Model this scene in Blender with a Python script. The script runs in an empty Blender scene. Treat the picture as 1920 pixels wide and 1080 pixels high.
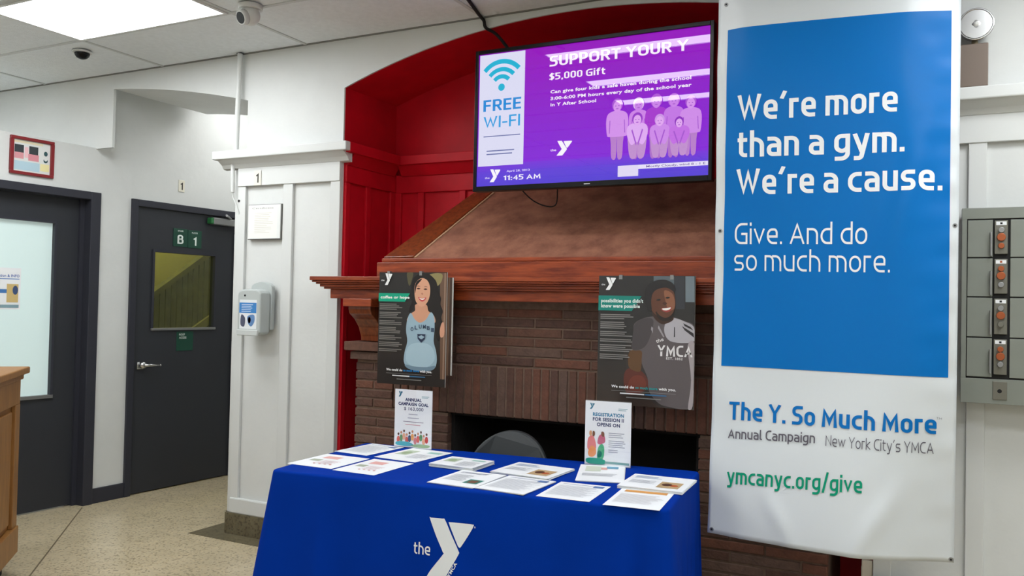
import bpy, bmesh, math, random
from mathutils import Vector, Matrix
random.seed(7)
S = bpy.context.scene
C = S.collection
PI = math.pi

# ------------------------------------------------------------------ camera, world, light, exposure
CAM = Vector((0.0, 0.0, 1.45))
YAW, PIT, ROL, FOC = -0.46856716, 0.02016819, 0.02076986, 1592.6
cf = Vector((math.sin(YAW)*math.cos(PIT), math.cos(YAW)*math.cos(PIT), math.sin(PIT)))
cr0 = Vector((math.cos(YAW), -math.sin(YAW), 0)); cu0 = cr0.cross(cf)
cr = cr0*math.cos(ROL)+cu0*math.sin(ROL); cu = -cr0*math.sin(ROL)+cu0*math.cos(ROL)
cam = bpy.data.cameras.new('camera'); camo = bpy.data.objects.new('camera', cam); C.objects.link(camo)
cam.sensor_width = 36; cam.lens = FOC*36/1920; cam.clip_start = .05
m4 = Matrix.Identity(4)
for i in range(3):
    m4[i][0] = cr[i]; m4[i][1] = cu[i]; m4[i][2] = -cf[i]; m4[i][3] = CAM[i]
camo.matrix_world = m4
S.camera = camo
W = bpy.data.worlds.new('World'); S.world = W; W.use_nodes = True
W.node_tree.nodes['Background'].inputs[0].default_value = (.9, .95, 1, 1)
W.node_tree.nodes['Background'].inputs[1].default_value = .25
S.view_settings.view_transform = 'Standard'; S.view_settings.look = 'None'
S.view_settings.gamma = 1; S.view_settings.use_curve_mapping = False
S.view_settings.exposure = 0.0
LAMP = 14.2          # radiance of the ceiling panels
STAIR_FILL = 14.0
ALCOVE_FILL = 8.0

# ------------------------------------------------------------------ helpers
def ray(px, py):
    return cf + cr*((px-960)/FOC) - cu*((py-540)/FOC)
def atY(px, py, y):
    "survey helper: the real point of the photograph's feature on the plane y=..."
    d = ray(px, py); return CAM + d*((y-CAM.y)/d.y)
def lin(c):
    return tuple((v/255/12.92 if v/255 <= .04045 else ((v/255+.055)/1.055)**2.4) for v in c)+(1.,)

MATS = {}
def mat(name, rgb, rough=.6, metal=0., var=0., vscale=8., bump=0., bscale=40., spec=.5, kind=None, rgb2=None, coat=0., sheen=0.):
    if name in MATS: return MATS[name]
    m = bpy.data.materials.new(name); m.use_nodes = True; n = m.node_tree.nodes; l = m.node_tree.links
    b = n['Principled BSDF']; b.inputs['Base Color'].default_value = lin(rgb)
    b.inputs['Roughness'].default_value = rough; b.inputs['Metallic'].default_value = metal
    b.inputs['Specular IOR Level'].default_value = spec
    b.inputs['Coat Weight'].default_value = coat
    b.inputs['Sheen Weight'].default_value = sheen
    tc = n.new('ShaderNodeTexCoord')
    if var or rgb2:
        mp = n.new('ShaderNodeMapping'); l.new(tc.outputs['Object'], mp.inputs[0])
        if kind == 'wood': mp.inputs['Scale'].default_value = (1, 9, 9)
        if kind == 'woodz': mp.inputs['Scale'].default_value = (9, 9, 1)
        tx = n.new('ShaderNodeTexNoise'); tx.inputs['Scale'].default_value = vscale
        tx.inputs['Detail'].default_value = 6; tx.inputs['Roughness'].default_value = .62
        l.new(mp.outputs[0], tx.inputs[0])
        rp = n.new('ShaderNodeValToRGB')
        c1 = lin(rgb2) if rgb2 else tuple(max(0, v*(1-var)) for v in lin(rgb)[:3])+(1,)
        c2 = lin(rgb) if rgb2 else tuple(min(1, v*(1+var)) for v in lin(rgb)[:3])+(1,)
        rp.color_ramp.elements[0].position = .33; rp.color_ramp.elements[0].color = c1
        rp.color_ramp.elements[1].position = .67; rp.color_ramp.elements[1].color = c2
        l.new(tx.outputs[0], rp.inputs[0]); src = rp.outputs[0]
        if kind == 'terrazzo':
            vo = n.new('ShaderNodeTexVoronoi'); vo.inputs['Scale'].default_value = 95
            l.new(tc.outputs['Object'], vo.inputs[0])
            r2 = n.new('ShaderNodeValToRGB'); r2.color_ramp.interpolation = 'CONSTANT'
            r2.color_ramp.elements[0].color = (.45, .42, .36, 1)
            e = r2.color_ramp.elements; e[1].position = .14; e[1].color = (1, 1, 1, 1)
            q = e.new(.80); q.color = (1.12, 1.08, 1.0, 1); q = e.new(.9); q.color = (.78, .72, .62, 1)
            sp = n.new('ShaderNodeSeparateColor'); l.new(vo.outputs['Color'], sp.inputs[0]); l.new(sp.outputs[0], r2.inputs[0])
            mx = n.new('ShaderNodeMix'); mx.data_type = 'RGBA'; mx.blend_type = 'MULTIPLY'; mx.inputs[0].default_value = .75
            l.new(src, mx.inputs[6]); l.new(r2.outputs[0], mx.inputs[7]); src = mx.outputs[2]
        l.new(src, b.inputs['Base Color'])
    if bump:
        t2 = n.new('ShaderNodeTexNoise'); t2.inputs['Scale'].default_value = bscale; t2.inputs['Detail'].default_value = 4
        l.new(tc.outputs['Object'], t2.inputs[0])
        bp = n.new('ShaderNodeBump'); bp.inputs['Strength'].default_value = bump; bp.inputs['Distance'].default_value = .01
        l.new(t2.outputs[0], bp.inputs['Height']); l.new(bp.outputs[0], b.inputs['Normal'])
    MATS[name] = m; return m
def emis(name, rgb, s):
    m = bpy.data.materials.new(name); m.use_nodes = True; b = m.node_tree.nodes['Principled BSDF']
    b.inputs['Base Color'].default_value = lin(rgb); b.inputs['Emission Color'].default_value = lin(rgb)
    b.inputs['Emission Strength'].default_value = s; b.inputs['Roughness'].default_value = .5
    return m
def ink(name, rough, emit=0., coat=0.):
    "printed surface: colour of each printed shape is stored on its faces"
    m = bpy.data.materials.new(name); m.use_nodes = True; n = m.node_tree.nodes; l = m.node_tree.links
    b = n['Principled BSDF']; a = n.new('ShaderNodeAttribute'); a.attribute_name = 'ink'
    if emit:
        b.inputs['Base Color'].default_value = (.01, .01, .012, 1)
        l.new(a.outputs['Color'], b.inputs['Emission Color']); b.inputs['Emission Strength'].default_value = emit
    else: l.new(a.outputs['Color'], b.inputs['Base Color'])
    b.inputs['Roughness'].default_value = rough; b.inputs['Coat Weight'].default_value = coat
    b.inputs['Coat Roughness'].default_value = .05
    return m
def glass(name, tint, gloss, alpha_col):
    m = bpy.data.materials.new(name); m.use_nodes = True; n = m.node_tree.nodes; l = m.node_tree.links
    n.remove(n['Principled BSDF']); o = n['Material Output']
    t = n.new('ShaderNodeBsdfTransparent'); t.inputs[0].default_value = lin(alpha_col)
    g = n.new('ShaderNodeBsdfGlossy'); g.inputs[0].default_value = lin(tint); g.inputs['Roughness'].default_value = .03
    mx = n.new('ShaderNodeMixShader'); mx.inputs[0].default_value = gloss
    l.new(t.outputs[0], mx.inputs[1]); l.new(g.outputs[0], mx.inputs[2]); l.new(mx.outputs[0], o.inputs[0])
    return m

def link(name, bm, m, parent=None, smooth=False, bevel=0., seg=2):
    me = bpy.data.meshes.new(name)
    bmesh.ops.recalc_face_normals(bm, faces=bm.faces)
    bm.to_mesh(me); bm.free()
    if m: me.materials.append(m)
    if smooth:
        for p in me.polygons: p.use_smooth = True
    o = bpy.data.objects.new(name, me); C.objects.link(o)
    if parent: o.parent = parent
    if bevel:
        md = o.modifiers.new('bevel', 'BEVEL'); md.width = bevel; md.segments = seg; md.limit_method = 'ANGLE'; md.angle_limit = .6
    return o
def box(bm, x0, x1, y0, y1, z0, z1):
    r = bmesh.ops.create_cube(bm, size=1, matrix=Matrix.Translation(((x0+x1)/2, (y0+y1)/2, (z0+z1)/2)) @ Matrix.Diagonal((abs(x1-x0), abs(y1-y0), abs(z1-z0), 1)))
    return r['verts']
def B(name, x0, x1, y0, y1, z0, z1, m, parent=None, bevel=0., rot=None):
    "one box mesh whose origin is its own centre"
    bm = bmesh.new(); c = ((x0+x1)/2, (y0+y1)/2, (z0+z1)/2)
    box(bm, x0-c[0], x1-c[0], y0-c[1], y1-c[1], z0-c[2], z1-c[2])
    o = link(name, bm, m, parent, bevel=bevel); o.location = c
    return o
def prism(bm, pts, a0, a1, axis='y'):
    "extrude polygon pts along an axis; y: pts are (x,z), x: pts are (y,z), z: pts are (x,y)"
    def mk(p, a): return {'y': (p[0], a, p[1]), 'x': (a, p[0], p[1]), 'z': (p[0], p[1], a)}[axis]
    v0 = [bm.verts.new(mk(p, a0)) for p in pts]; v1 = [bm.verts.new(mk(p, a1)) for p in pts]
    n = len(pts)
    bm.faces.new(v0); bm.faces.new(v1[::-1])
    for i in range(n): bm.faces.new((v0[i], v1[i], v1[(i+1) % n], v0[(i+1) % n]))
def PR(name, pts, a0, a1, axis, m, parent=None, bevel=0., smooth=False):
    bm = bmesh.new(); prism(bm, pts, a0, a1, axis); return link(name, bm, m, parent, bevel=bevel, smooth=smooth)
def cyl(bm, p0, p1, r0, r1=None, n=16):
    p0, p1 = Vector(p0), Vector(p1); r1 = r0 if r1 is None else r1; d = p1-p0
    M = Matrix.Translation((p0+p1)/2) @ d.to_track_quat('Z', 'Y').to_matrix().to_4x4()
    bmesh.ops.create_cone(bm, cap_ends=True, segments=n, radius1=r0, radius2=r1, depth=d.length, matrix=M)
def CY(name, p0, p1, r0, m, parent=None, r1=None, n=16, bevel=0.):
    bm = bmesh.new(); cyl(bm, p0, p1, r0, r1, n); o = link(name, bm, m, parent, bevel=bevel)
    for p in o.data.polygons: p.use_smooth = len(p.vertices) == 4
    return o
def tube(name, pts, r, m, parent=None, n=8):
    "smooth tube through points"
    P = [Vector(p) for p in pts]; Q = []
    for i in range(len(P)-1):
        a, b, c, d = P[max(i-1, 0)], P[i], P[i+1], P[min(i+2, len(P)-1)]
        for k in range(6):
            t = k/6; Q.append(.5*((2*b)+(c-a)*t+(2*a-5*b+4*c-d)*t*t+(3*b-a-3*c+d)*t**3))
    Q.append(P[-1]); bm = bmesh.new(); rings = []
    for i, q in enumerate(Q):
        t = (Q[min(i+1, len(Q)-1)]-Q[max(i-1, 0)]).normalized(); R = t.to_track_quat('Z', 'Y')
        rings.append([bm.verts.new(q+R @ Vector((math.cos(2*PI*k/n)*r, math.sin(2*PI*k/n)*r, 0))) for k in range(n)])
    for a, b in zip(rings, rings[1:]):
        for k in range(n): bm.faces.new((a[k], a[(k+1) % n], b[(k+1) % n], b[k]))
    bm.faces.new(rings[0][::-1]); bm.faces.new(rings[-1])
    return link(name, bm, m, parent, smooth=True)
def sphere(bm, c, r, sc=(1, 1, 1), u=20, v=12):
    bmesh.ops.create_uvsphere(bm, u_segments=u, v_segments=v, radius=r, matrix=Matrix.Translation(c) @ Matrix.Diagonal((*sc, 1)))
def thing(name, label, cat, loc=(0, 0, 0), rz=0., group=None):
    o = bpy.data.objects.new(name, None); C.objects.link(o); o.location = loc; o.rotation_euler = (0, 0, rz); o.empty_display_size = .05
    o['label'] = label; o['category'] = cat
    if group: o['group'] = group
    return o
def tag(o, label, cat, group=None):
    o['label'] = label; o['category'] = cat
    if group: o['group'] = group
    return o
def struct(o): o['kind'] = 'structure'; return o
def holder(name, loc=(0, 0, 0), rz=0.):
    o = bpy.data.objects.new(name, None); C.objects.link(o); o.location = loc; o.rotation_euler = (0, 0, rz); o.empty_display_size = .05
    o['kind'] = 'structure'; return o

# ---- printing: shapes are (x, z) polygons lying on the plane facing -Y, in real metres
def catmull(pts, k=6):
    out = []; n = len(pts)
    for i in range(n):
        a, b, c, d = pts[i-1], pts[i], pts[(i+1) % n], pts[(i+2) % n]
        for j in range(k):
            t = j/k
            out.append(tuple(.5*((2*b[q])+(c[q]-a[q])*t+(2*a[q]-5*b[q]+4*c[q]-d[q])*t*t+(3*b[q]-a[q]-3*c[q]+d[q])*t**3) for q in (0, 1)))
    return out
def ell(cx, cz, rx, rz, n=20, a=0.):
    return [(cx+rx*math.cos(2*PI*i/n)*math.cos(a)-rz*math.sin(2*PI*i/n)*math.sin(a), cz+rx*math.cos(2*PI*i/n)*math.sin(a)+rz*math.sin(2*PI*i/n)*math.cos(a)) for i in range(n)]
def rect(x0, x1, z0, z1): return [(x0, z0), (x1, z0), (x1, z1), (x0, z1)]
TXT = {}
def glyphs(s, bold, shear=0.):
    key = (s, bold, shear)
    if key not in TXT:
        cu_ = bpy.data.curves.new('t', 'FONT'); cu_.body = s; cu_.offset = bold; cu_.resolution_u = 3; cu_.shear = shear
        cu_.space_character = 1+bold*2.2
        o = bpy.data.objects.new('t', cu_); C.objects.link(o); bpy.context.view_layer.update()
        me = bpy.data.meshes.new_from_object(o)
        v = [(p.co.x, p.co.y) for p in me.vertices]; f = [tuple(p.vertices) for p in me.polygons]
        bpy.data.objects.remove(o); bpy.data.curves.remove(cu_); bpy.data.meshes.remove(me)
        TXT[key] = (v, f)
    return TXT[key]
XH = .74
SF = {  # letter: (height class, width, [(points, closed, corner radius)]); point = (u, v[, own radius]); 'A' ascender, 'D' descender
 'a': ('x', .60, [([(.06, 1), (1, 1), (1, 0)], 0, .3), ([(1, 0, 0), (0, 0), (0, .56), (1, .56, 0)], 0, .2)]),
 'c': ('x', .54, [([(1, 1), (0, 1), (0, 0), (1, 0)], 0, .36)]),
 'd': ('x', .62, [([(1, 1), (0, 1), (0, 0), (1, 0)], 0, .36), ([(1, 'A'), (1, 0)], 0, 0)]),
 'e': ('x', .60, [([(0, .48), (1, .48, 0), (1, 1), (0, 1), (0, 0), (.94, 0)], 0, .34)]),
 'f': ('x', .40, [([(1, 'A'), (.3, 'A'), (.3, 0)], 0, .25), ([(0, 1), (.9, 1)], 0, 0)]),
 'g': ('x', .62, [([(0, 1), (1, 1, 0), (1, .06), (0, .06)], 1, .30), ([(1, 1, 0), (1, 'D'), (.06, 'D')], 0, .3)]),
 'h': ('x', .60, [([(0, 0), (0, 'A')], 0, 0), ([(0, 1, 0), (1, 1), (1, 0)], 0, .36)]),
 'i': ('x', .0, [([(.5, 0), (.5, 1)], 0, 0), ([(.5, 'I'), (.5, 'J')], 0, 0)]),
 'k': ('x', .56, [([(0, 0), (0, 'A')], 0, 0), ([(.95, 1), (.1, .5), (1, 0)], 0, 0)]),
 'l': ('x', .16, [([(0, 'A'), (0, 0), (1, 0)], 0, .15)]),
 'm': ('x', .98, [([(0, 0), (0, 1, 0), (.5, 1), (.5, 0)], 0, .3), ([(.5, 1, 0), (1, 1), (1, 0)], 0, .3)]),
 'n': ('x', .60, [([(0, 0), (0, 1, 0), (1, 1), (1, 0)], 0, .36)]),
 'o': ('x', .62, [([(0, 0), (0, 1), (1, 1), (1, 0)], 1, .36)]),
 'p': ('x', .62, [([(0, 0), (0, 1, 0), (1, 1), (1, 0)], 1, .36), ([(0, 1), (0, 'D')], 0, 0)]),
 'r': ('x', .36, [([(0, 0), (0, 1, 0), (1, 1)], 0, .2)]),
 's': ('x', .56, [([(.94, 1), (0, 1), (0, .5), (1, .5), (1, 0), (.06, 0)], 0, .2)]),
 't': ('x', .38, [([(.28, 'T'), (.28, 0), (1, 0)], 0, .3), ([(0, 1), (1, 1)], 0, 0)]),
 'u': ('x', .60, [([(0, 1), (0, 0), (1, 0, 0), (1, 1)], 0, .36)]),
 'v': ('x', .60, [([(0, 1), (.5, 0), (1, 1)], 0, 0)]),
 'w': ('x', .96, [([(0, 1), (.26, 0), (.5, .9), (.74, 0), (1, 1)], 0, 0)]),
 'y': ('x', .62, [([(0, 1), (.54, .02)], 0, 0), ([(1, 1), (.50, 'D'), (.08, 'D')], 0, .12)]),
 'A': ('c', .80, [([(0, 0), (.5, 1), (1, 0)], 0, 0), ([(.24, .30), (.76, .30)], 0, 0)]),
 'B': ('c', .66, [([(0, 0), (0, 1), (.9, 1), (.9, .53), (0, .53)], 0, .22), ([(0, .53), (1, .53), (1, 0), (0, 0, 0)], 0, .22)]),
 'C': ('c', .66, [([(1, 1), (0, 1), (0, 0), (1, 0)], 0, .40)]),
 'E': ('c', .56, [([(1, 1), (0, 1, 0), (0, 0, 0), (1, 0)], 0, 0), ([(0, .52), (.9, .52)], 0, 0)]),
 'F': ('c', .56, [([(1, 1), (0, 1, 0), (0, 0)], 0, 0), ([(0, .50), (.9, .50)], 0, 0)]),
 'G': ('c', .74, [([(1, 1), (0, 1), (0, 0), (1, 0, 0), (1, .48, 0), (.6, .48)], 0, .42)]),
 'H': ('c', .72, [([(0, 0), (0, 1)], 0, 0), ([(1, 0), (1, 1)], 0, 0), ([(0, .5), (1, .5)], 0, 0)]),
 'I': ('c', .0, [([(.5, 0), (.5, 1)], 0, 0)]),
 'M': ('c', .92, [([(0, 0), (.06, 1, 0), (.5, .22, 0), (.94, 1, 0), (1, 0)], 0, 0)]),
 'N': ('c', .74, [([(0, 0), (0, 1, 0), (1, 0, 0), (1, 1)], 0, 0)]),
 'O': ('c', .76, [([(0, 0), (0, 1), (1, 1), (1, 0)], 1, .42)]),
 'P': ('c', .62, [([(0, 0), (0, 1, 0), (1, 1), (1, .42), (0, .42)], 0, .26)]),
 'R': ('c', .66, [([(0, 0), (0, 1, 0), (1, 1), (1, .46), (0, .46)], 0, .24), ([(.55, .46), (1, 0)], 0, 0)]),
 'S': ('c', .62, [([(1, 1), (0, 1), (0, .52), (1, .52), (1, 0), (0, 0)], 0, .26)]),
 'T': ('c', .66, [([(0, 1), (1, 1)], 0, 0), ([(.5, 1), (.5, 0)], 0, 0)]),
 'U': ('c', .68, [([(0, 1), (0, 0), (1, 0), (1, 1)], 0, .40)]),
 'W': ('c', 1.12, [([(0, 1), (.26, 0), (.5, .92), (.74, 0), (1, 1)], 0, 0)]),
 'Y': ('c', .74, [([(0, 1), (.5, .42), (1, 1)], 0, 0), ([(.5, .42), (.5, 0)], 0, 0)]),
 '0': ('c', .60, [([(0, 0), (0, 1), (1, 1), (1, 0)], 1, .36)]),
 '1': ('c', .30, [([(0, .78), (1, 1, 0), (1, 0)], 0, 0)]),
 '3': ('c', .56, [([(0, 1), (1, 1), (1, .53), (.2, .53)], 0, .24), ([(.2, .53), (1, .53), (1, 0), (0, 0)], 0, .24)]),
 '4': ('c', .62, [([(.8, 0), (.8, 1, 0), (0, .3, 0), (1, .3)], 0, 0)]),
 '5': ('c', .56, [([(1, 1), (0, 1, 0), (0, .56, 0), (1, .56), (1, 0), (0, 0)], 0, .26)]),
 '6': ('c', .60, [([(.9, 1), (0, 1), (0, 0), (1, 0), (1, .55), (0, .55)], 0, .28)]),
 '$': ('c', .56, [([(1, .93), (0, .93), (0, .52), (1, .52), (1, .07), (0, .07)], 0, .22), ([(.5, -.05), (.5, 1.05)], 0, 0)]),
 '.': ('c', .0, [([(.5, 0), (.5, .02)], 0, 0)]), ',': ('c', .02, [([(1, .02), (0, -.12)], 0, 0)]),
 ':': ('c', .0, [([(.5, 0), (.5, .02)], 0, 0), ([(.5, .52), (.5, .54)], 0, 0)]),
 '-': ('c', .36, [([(0, .40), (1, .40)], 0, 0)]), '/': ('c', .44, [([(0, -.14), (1, 1.14)], 0, 0)]),
 "'": ('c', .10, [([(0, .86), (1, 1.06)], 0, 0)]),
}
def stroke_text(t, w):
    K = 1-.30*min(1, max(0, (w-.09)/.12))              # heavier weights have thinner horizontals
    return [[[(p[0], p[1]*K) for p in q] for q in wd] for wd in stroke_raw(t, w, K)]
def stroke_raw(t, w, K):
    "letters drawn as even pen strokes; returns list of (polygon) in cap-height units per word"
    words = [[]]; x = 0.
    for ch in t:
        if ch == ' ': x += .34; words.append([]); continue
        hc, wd, paths = SF[ch]; H = (XH if hc == 'x' else 1.)/K; Wd = wd+w*.55 if wd > .2 else wd+w
        hw_ = w/2
        def Y(v):
            if v == 'A': return 1.02/K-hw_
            if v == 'D': return -.25/K+hw_
            if v == 'T': return .95/K-hw_
            if v == 'I': return 1.02/K-hw_-.05
            if v == 'J': return 1.02/K-hw_
            return hw_+v*(H-w)
        for pts, closed, rad in paths:
            P_ = [(x+hw_+p[0]*(Wd-w), Y(p[1]), p[2] if len(p) > 2 else rad) for p in pts]; Q = []; n = len(P_)
            for i, p in enumerate(P_):
                if not closed and i in (0, n-1) or p[2] == 0: Q.append(Vector(p[:2])); continue
                a, b, c = Vector(P_[i-1][:2]), Vector(p[:2]), Vector(P_[(i+1) % n][:2])
                la_, lc = (a-b).length, (c-b).length
                r = min(p[2], la_*(.5 if (closed or i-1 > 0) else .98), lc*(.5 if (closed or i+1 < n-1) else .98))
                u, v = (a-b).normalized()*r, (c-b).normalized()*r
                for k in range(9):                       # squarish corner
                    th = k/8*PI/2; s1, s2 = 1-math.sin(th), 1-math.cos(th)
                    Q.append(b+u*s1+v*s2)
            # drop duplicates
            R_ = [Q[0]]
            for q in Q[1:]:
                if (q-R_[-1]).length > 1e-4: R_.append(q)
            if closed and (R_[0]-R_[-1]).length < 1e-4: R_.pop()
            if not closed:
                R_[0] = R_[0]+(R_[0]-R_[1]).normalized()*hw_; R_[-1] = R_[-1]+(R_[-1]-R_[-2]).normalized()*hw_
            n = len(R_); Lf, Rt = [], []
            for i in range(n):
                d1 = (R_[i]-R_[i-1]).normalized() if (i or closed) else None; d2 = (R_[(i+1) % n]-R_[i]).normalized() if (i < n-1 or closed) else None
                d1 = d1 or d2; d2 = d2 or d1
                n1, n2 = Vector((-d1.y, d1.x)), Vector((-d2.y, d2.x)); m_ = (n1+n2)
                m_ = m_.normalized() if m_.length > 1e-6 else n1; k = hw_/max(.33, m_.dot(n1)); Lf.append(R_[i]+m_*k); Rt.append(R_[i]-m_*k)
            top_ = max(Y(p[1]) for p in pts)+hw_; bot_ = min(Y(p[1]) for p in pts)-hw_
            cl_ = lambda v: (v.x, min(max(v.y, bot_), top_))
            for i in range(n if closed else n-1):
                j = (i+1) % n; words[-1].append([cl_(Rt[i]), cl_(Rt[j]), cl_(Lf[j]), cl_(Lf[i])])
        x += Wd+.15-.10*(w-.1)
    return words
class Print:
    def __init__(s, step=.00025, clip=None): s.items = []; s.step = step; s.layer = 0; s.clip = clip
    def poly(s, pts, rgb, up=1):
        s.layer += up; s.items.append((list(pts), [tuple(range(len(pts)))], rgb, s.layer)); return s
    def grad(s, x0, x1, z0, z1, c0, c1, n=14, up=1):
        s.layer += up
        for i in range(n):
            t = (i+.5)/n; s.items.append((rect(x0, x1, z0+(z1-z0)*i/n, z0+(z1-z0)*(i+1)/n), [(0, 1, 2, 3)], tuple(c0[k]+(c1[k]-c0[k])*t for k in range(3)), s.layer))
        return s
    def text(s, t, x0, x1, z, h, rgb, bold=.0, ref='H', rot=0., shear=0.):
        "text stretched to x0..x1 with its baseline on z and capitals h high"
        v, f = glyphs(t, bold, shear); 
        if not v: return s
        rv, _ = glyphs(ref, bold, 0.); ch = max(p[1] for p in rv)-min(p[1] for p in rv); b0 = min(p[1] for p in rv)
        a = min(p[0] for p in v); b = max(p[0] for p in v)
        pts = [((p[0]-a)/(b-a)*(x1-x0), (p[1]-b0)/ch*h) for p in v]
        c_, s_ = math.cos(rot), math.sin(rot)
        s.layer += 1; s.items.append(([(x0+p[0]*c_-p[1]*s_, z+p[0]*s_+p[1]*c_) for p in pts], f, rgb, s.layer)); return s
    def stext(s, t, x0, x1, z, h, rgb, w=.2, z1=None, word=None):
        "even-stroke lettering stretched to x0..x1; the baseline may run from z to z1"
        z1 = z if z1 is None else z1
        ws = stroke_text(t, w); al = [p for wd in ws for q in wd for p in q]; a = min(p[0] for p in al); b = max(p[0] for p in al); s.layer += 1
        pts, fs = [], []
        for wi, wd in enumerate(ws):
            if word is not None and wi != word: continue
            for q in wd:
                o = len(pts); fs.append(tuple(range(o, o+4)))
                for p in q: u = (p[0]-a)/(b-a); pts.append((x0+u*(x1-x0), z+(z1-z)*u+p[1]*h))
        s.items.append((pts, fs, rgb, s.layer)); return s
    def bars(s, x0, x1, z, h, n, gap, rgb, rag=.3, seed=1):
        rr = random.Random(seed)
        s.layer += 1
        for i in range(n):
            e = x1-(x1-x0)*rr.random()*rag
            s.items.append((rect(x0, e, z-i*gap-h, z-i*gap), [(0, 1, 2, 3)], rgb, s.layer))
        return s
    def build(s, name, m, parent=None, warp=None, y0=0., thin=False):
        vs, fs, cs = [], [], []
        for pts, faces, rgb, ly in s.items:
            o = len(vs); y = y0-ly*s.step
            for x, z in pts:
                if s.clip: x = min(max(x, s.clip[0]), s.clip[1]); z = min(max(z, s.clip[2]), s.clip[3])
                vs.append((x, y, z) if not warp else (x, warp(x, z)+y, z))
            for f in faces: fs.append(tuple(o+i for i in f)); cs.append(lin(rgb))
        me = bpy.data.meshes.new(name); me.from_pydata(vs, [], fs)
        at = me.color_attributes.new('ink', 'FLOAT_COLOR', 'CORNER')
        for p, c in zip(me.polygons, cs):
            for li in p.loop_indices: at.data[li].color = c
        # face -Y
        bm = bmesh.new(); bm.from_mesh(me)
        for f in bm.faces:
            f.normal_update()
            if f.normal.y > 0: f.normal_flip()
        bm.to_mesh(me); bm.free(); me.materials.append(m)
        ob = bpy.data.objects.new(name, me); C.objects.link(ob)
        if parent: ob.parent = parent
        return ob
def y_mark(P, x0, x1, z0, z1, rgb):
    "the two-piece emblem: a bent bar and a wedge"
    w, h = x1-x0, z1-z0
    q = lambda pts: [(x0+w*a, z0+h*b) for a, b in pts]
    P.poly(catmull(q([(.04, .985), (.08, 1.0), (.30, .99), (.345, .965), (.50, .70), (.655, .46), (.66, .38), (.50, .16), (.38, .01), (.32, 0), (.04, 0), (.01, .03), (.14, .20), (.31, .41), (.31, .47), (.16, .74)]), 3), rgb)
    P.poly(catmull(q([(.46, .93), (.50, .96), (.95, .95), (.99, .92), (.98, .87), (.86, .70), (.72, .51), (.67, .50), (.63, .54), (.54, .73)]), 3), rgb, up=0)

# ------------------------------------------------------------------ materials
white = mat('white_paint', (212, 214, 212), .55, var=.03, vscale=3, bump=.12, bscale=25)
trimw = mat('white_trim_paint', (210, 212, 210), .42, bump=.05, bscale=15)
red = mat('crimson_paint', (192, 12, 32), .5, spec=.25, var=.12, vscale=4, bump=.08, bscale=20)
tilem = mat('ceiling_tile_board', (226, 231, 234), .9, var=.04, vscale=30, bump=.25, bscale=120)
gridm = mat('ceiling_grid_metal', (196, 200, 200), .5)
floorm = mat('beige_terrazzo', (200, 186, 156), .28, rgb2=(186, 172, 142), vscale=5, kind='terrazzo')
darkterr = mat('grey_green_terrazzo', (112, 104, 82), .4, rgb2=(92, 84, 64), vscale=14, kind='terrazzo')
brass = mat('divider_strip', (120, 108, 84), .5, metal=.3)
doorm = mat('charcoal_door_paint', (50, 52, 57), .42, bump=.05, bscale=12, spec=.3)
framem = mat('charcoal_frame_paint', (50, 51, 59), .45, spec=.3)
black = mat('black_plastic', (9, 9, 11), .25, spec=.25)
blackm = mat('matte_black', (18, 17, 18), .8)
chrome = mat('brushed_chrome', (200, 200, 200), .22, metal=1.)
steel = mat('grey_steel', (150, 150, 150), .4, metal=.8)
greenp = mat('sign_green', (8, 66, 50), .45)
mahog = mat('mahogany', (166, 76, 38), .38, spec=.35, rgb2=(108, 40, 20), vscale=5, kind='wood', bump=.05, bscale=30, coat=.2)
mahogz = mat('mahogany_upright', (140, 70, 34), .35, rgb2=(92, 38, 22), vscale=5, kind='woodz', coat=.2)
plaster = mat('brown_mottled_plaster', (162, 108, 84), .8, rgb2=(122, 76, 58), vscale=9, bump=.3, bscale=45)
mortar = mat('dark_mortar', (112, 90, 76), .9, var=.2, vscale=30)
bricks = [mat('brick_%s' % n_, c_, .8, var=.22, vscale=26, bump=.35, bscale=90) for n_, c_ in (('brown', (98, 66, 52)), ('rust', (106, 66, 50)), ('umber', (88, 60, 49)), ('grey', (98, 74, 63)), ('dark', (82, 56, 46)))]
soot = mat('sooty_firebrick', (24, 20, 18), .95, bump=.4, bscale=50)
cloth = mat('royal_blue_polyester', (0, 47, 146), .85, var=.06, vscale=3, bump=.06, bscale=300, spec=.05)
paper = mat('white_paper', (236, 238, 240), .6)
paperg = mat('paper_edges', (205, 208, 205), .7)
boardm = mat('foam_board_edge', (200, 198, 192), .6)
vinyl = mat('white_banner_vinyl', (208, 213, 216), .4, coat=.1)
oak = mat('orange_oak', (160, 112, 56), .45, rgb2=(132, 88, 40), vscale=6, kind='woodz')
lockg = mat('grey_green_enamel', (128, 132, 124), .42, var=.04, vscale=6)
lockd = mat('lock_plate', (116, 114, 104), .4, metal=.4)
copper = mat('copper_lock', (170, 92, 56), .35, metal=.6)
brown = mat('brown_battery_case', (112, 98, 88), .45, metal=.2)
dispg = mat('dispenser_grey', (178, 184, 182), .35)
yellow = mat('yellow_stair_wall', (196, 190, 120), .8)
olive = mat('olive_stair_boards', (112, 110, 66), .6, var=.2, vscale=10)
chairm = mat('charcoal_chair_plastic', (44, 48, 50), .5)
beltm = mat('table_laminate', (150, 150, 148), .5)
clearm = glass('clear_acrylic', (255, 255, 255), .04, (254, 254, 255))
paneg = glass('door_pane', (230, 235, 220), .06, (235, 240, 225))
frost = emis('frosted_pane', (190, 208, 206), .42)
ink_m = ink('print_matte', .5); ink_g = ink('print_gloss', .25, coat=.25); ink_v = ink('print_vinyl', .45, coat=.08)
for m_ in (ink_v,): m_.node_tree.nodes['Principled BSDF'].inputs['Specular IOR Level'].default_value = .12; m_.node_tree.nodes['Principled BSDF'].inputs['Coat Roughness'].default_value = .22
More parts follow.
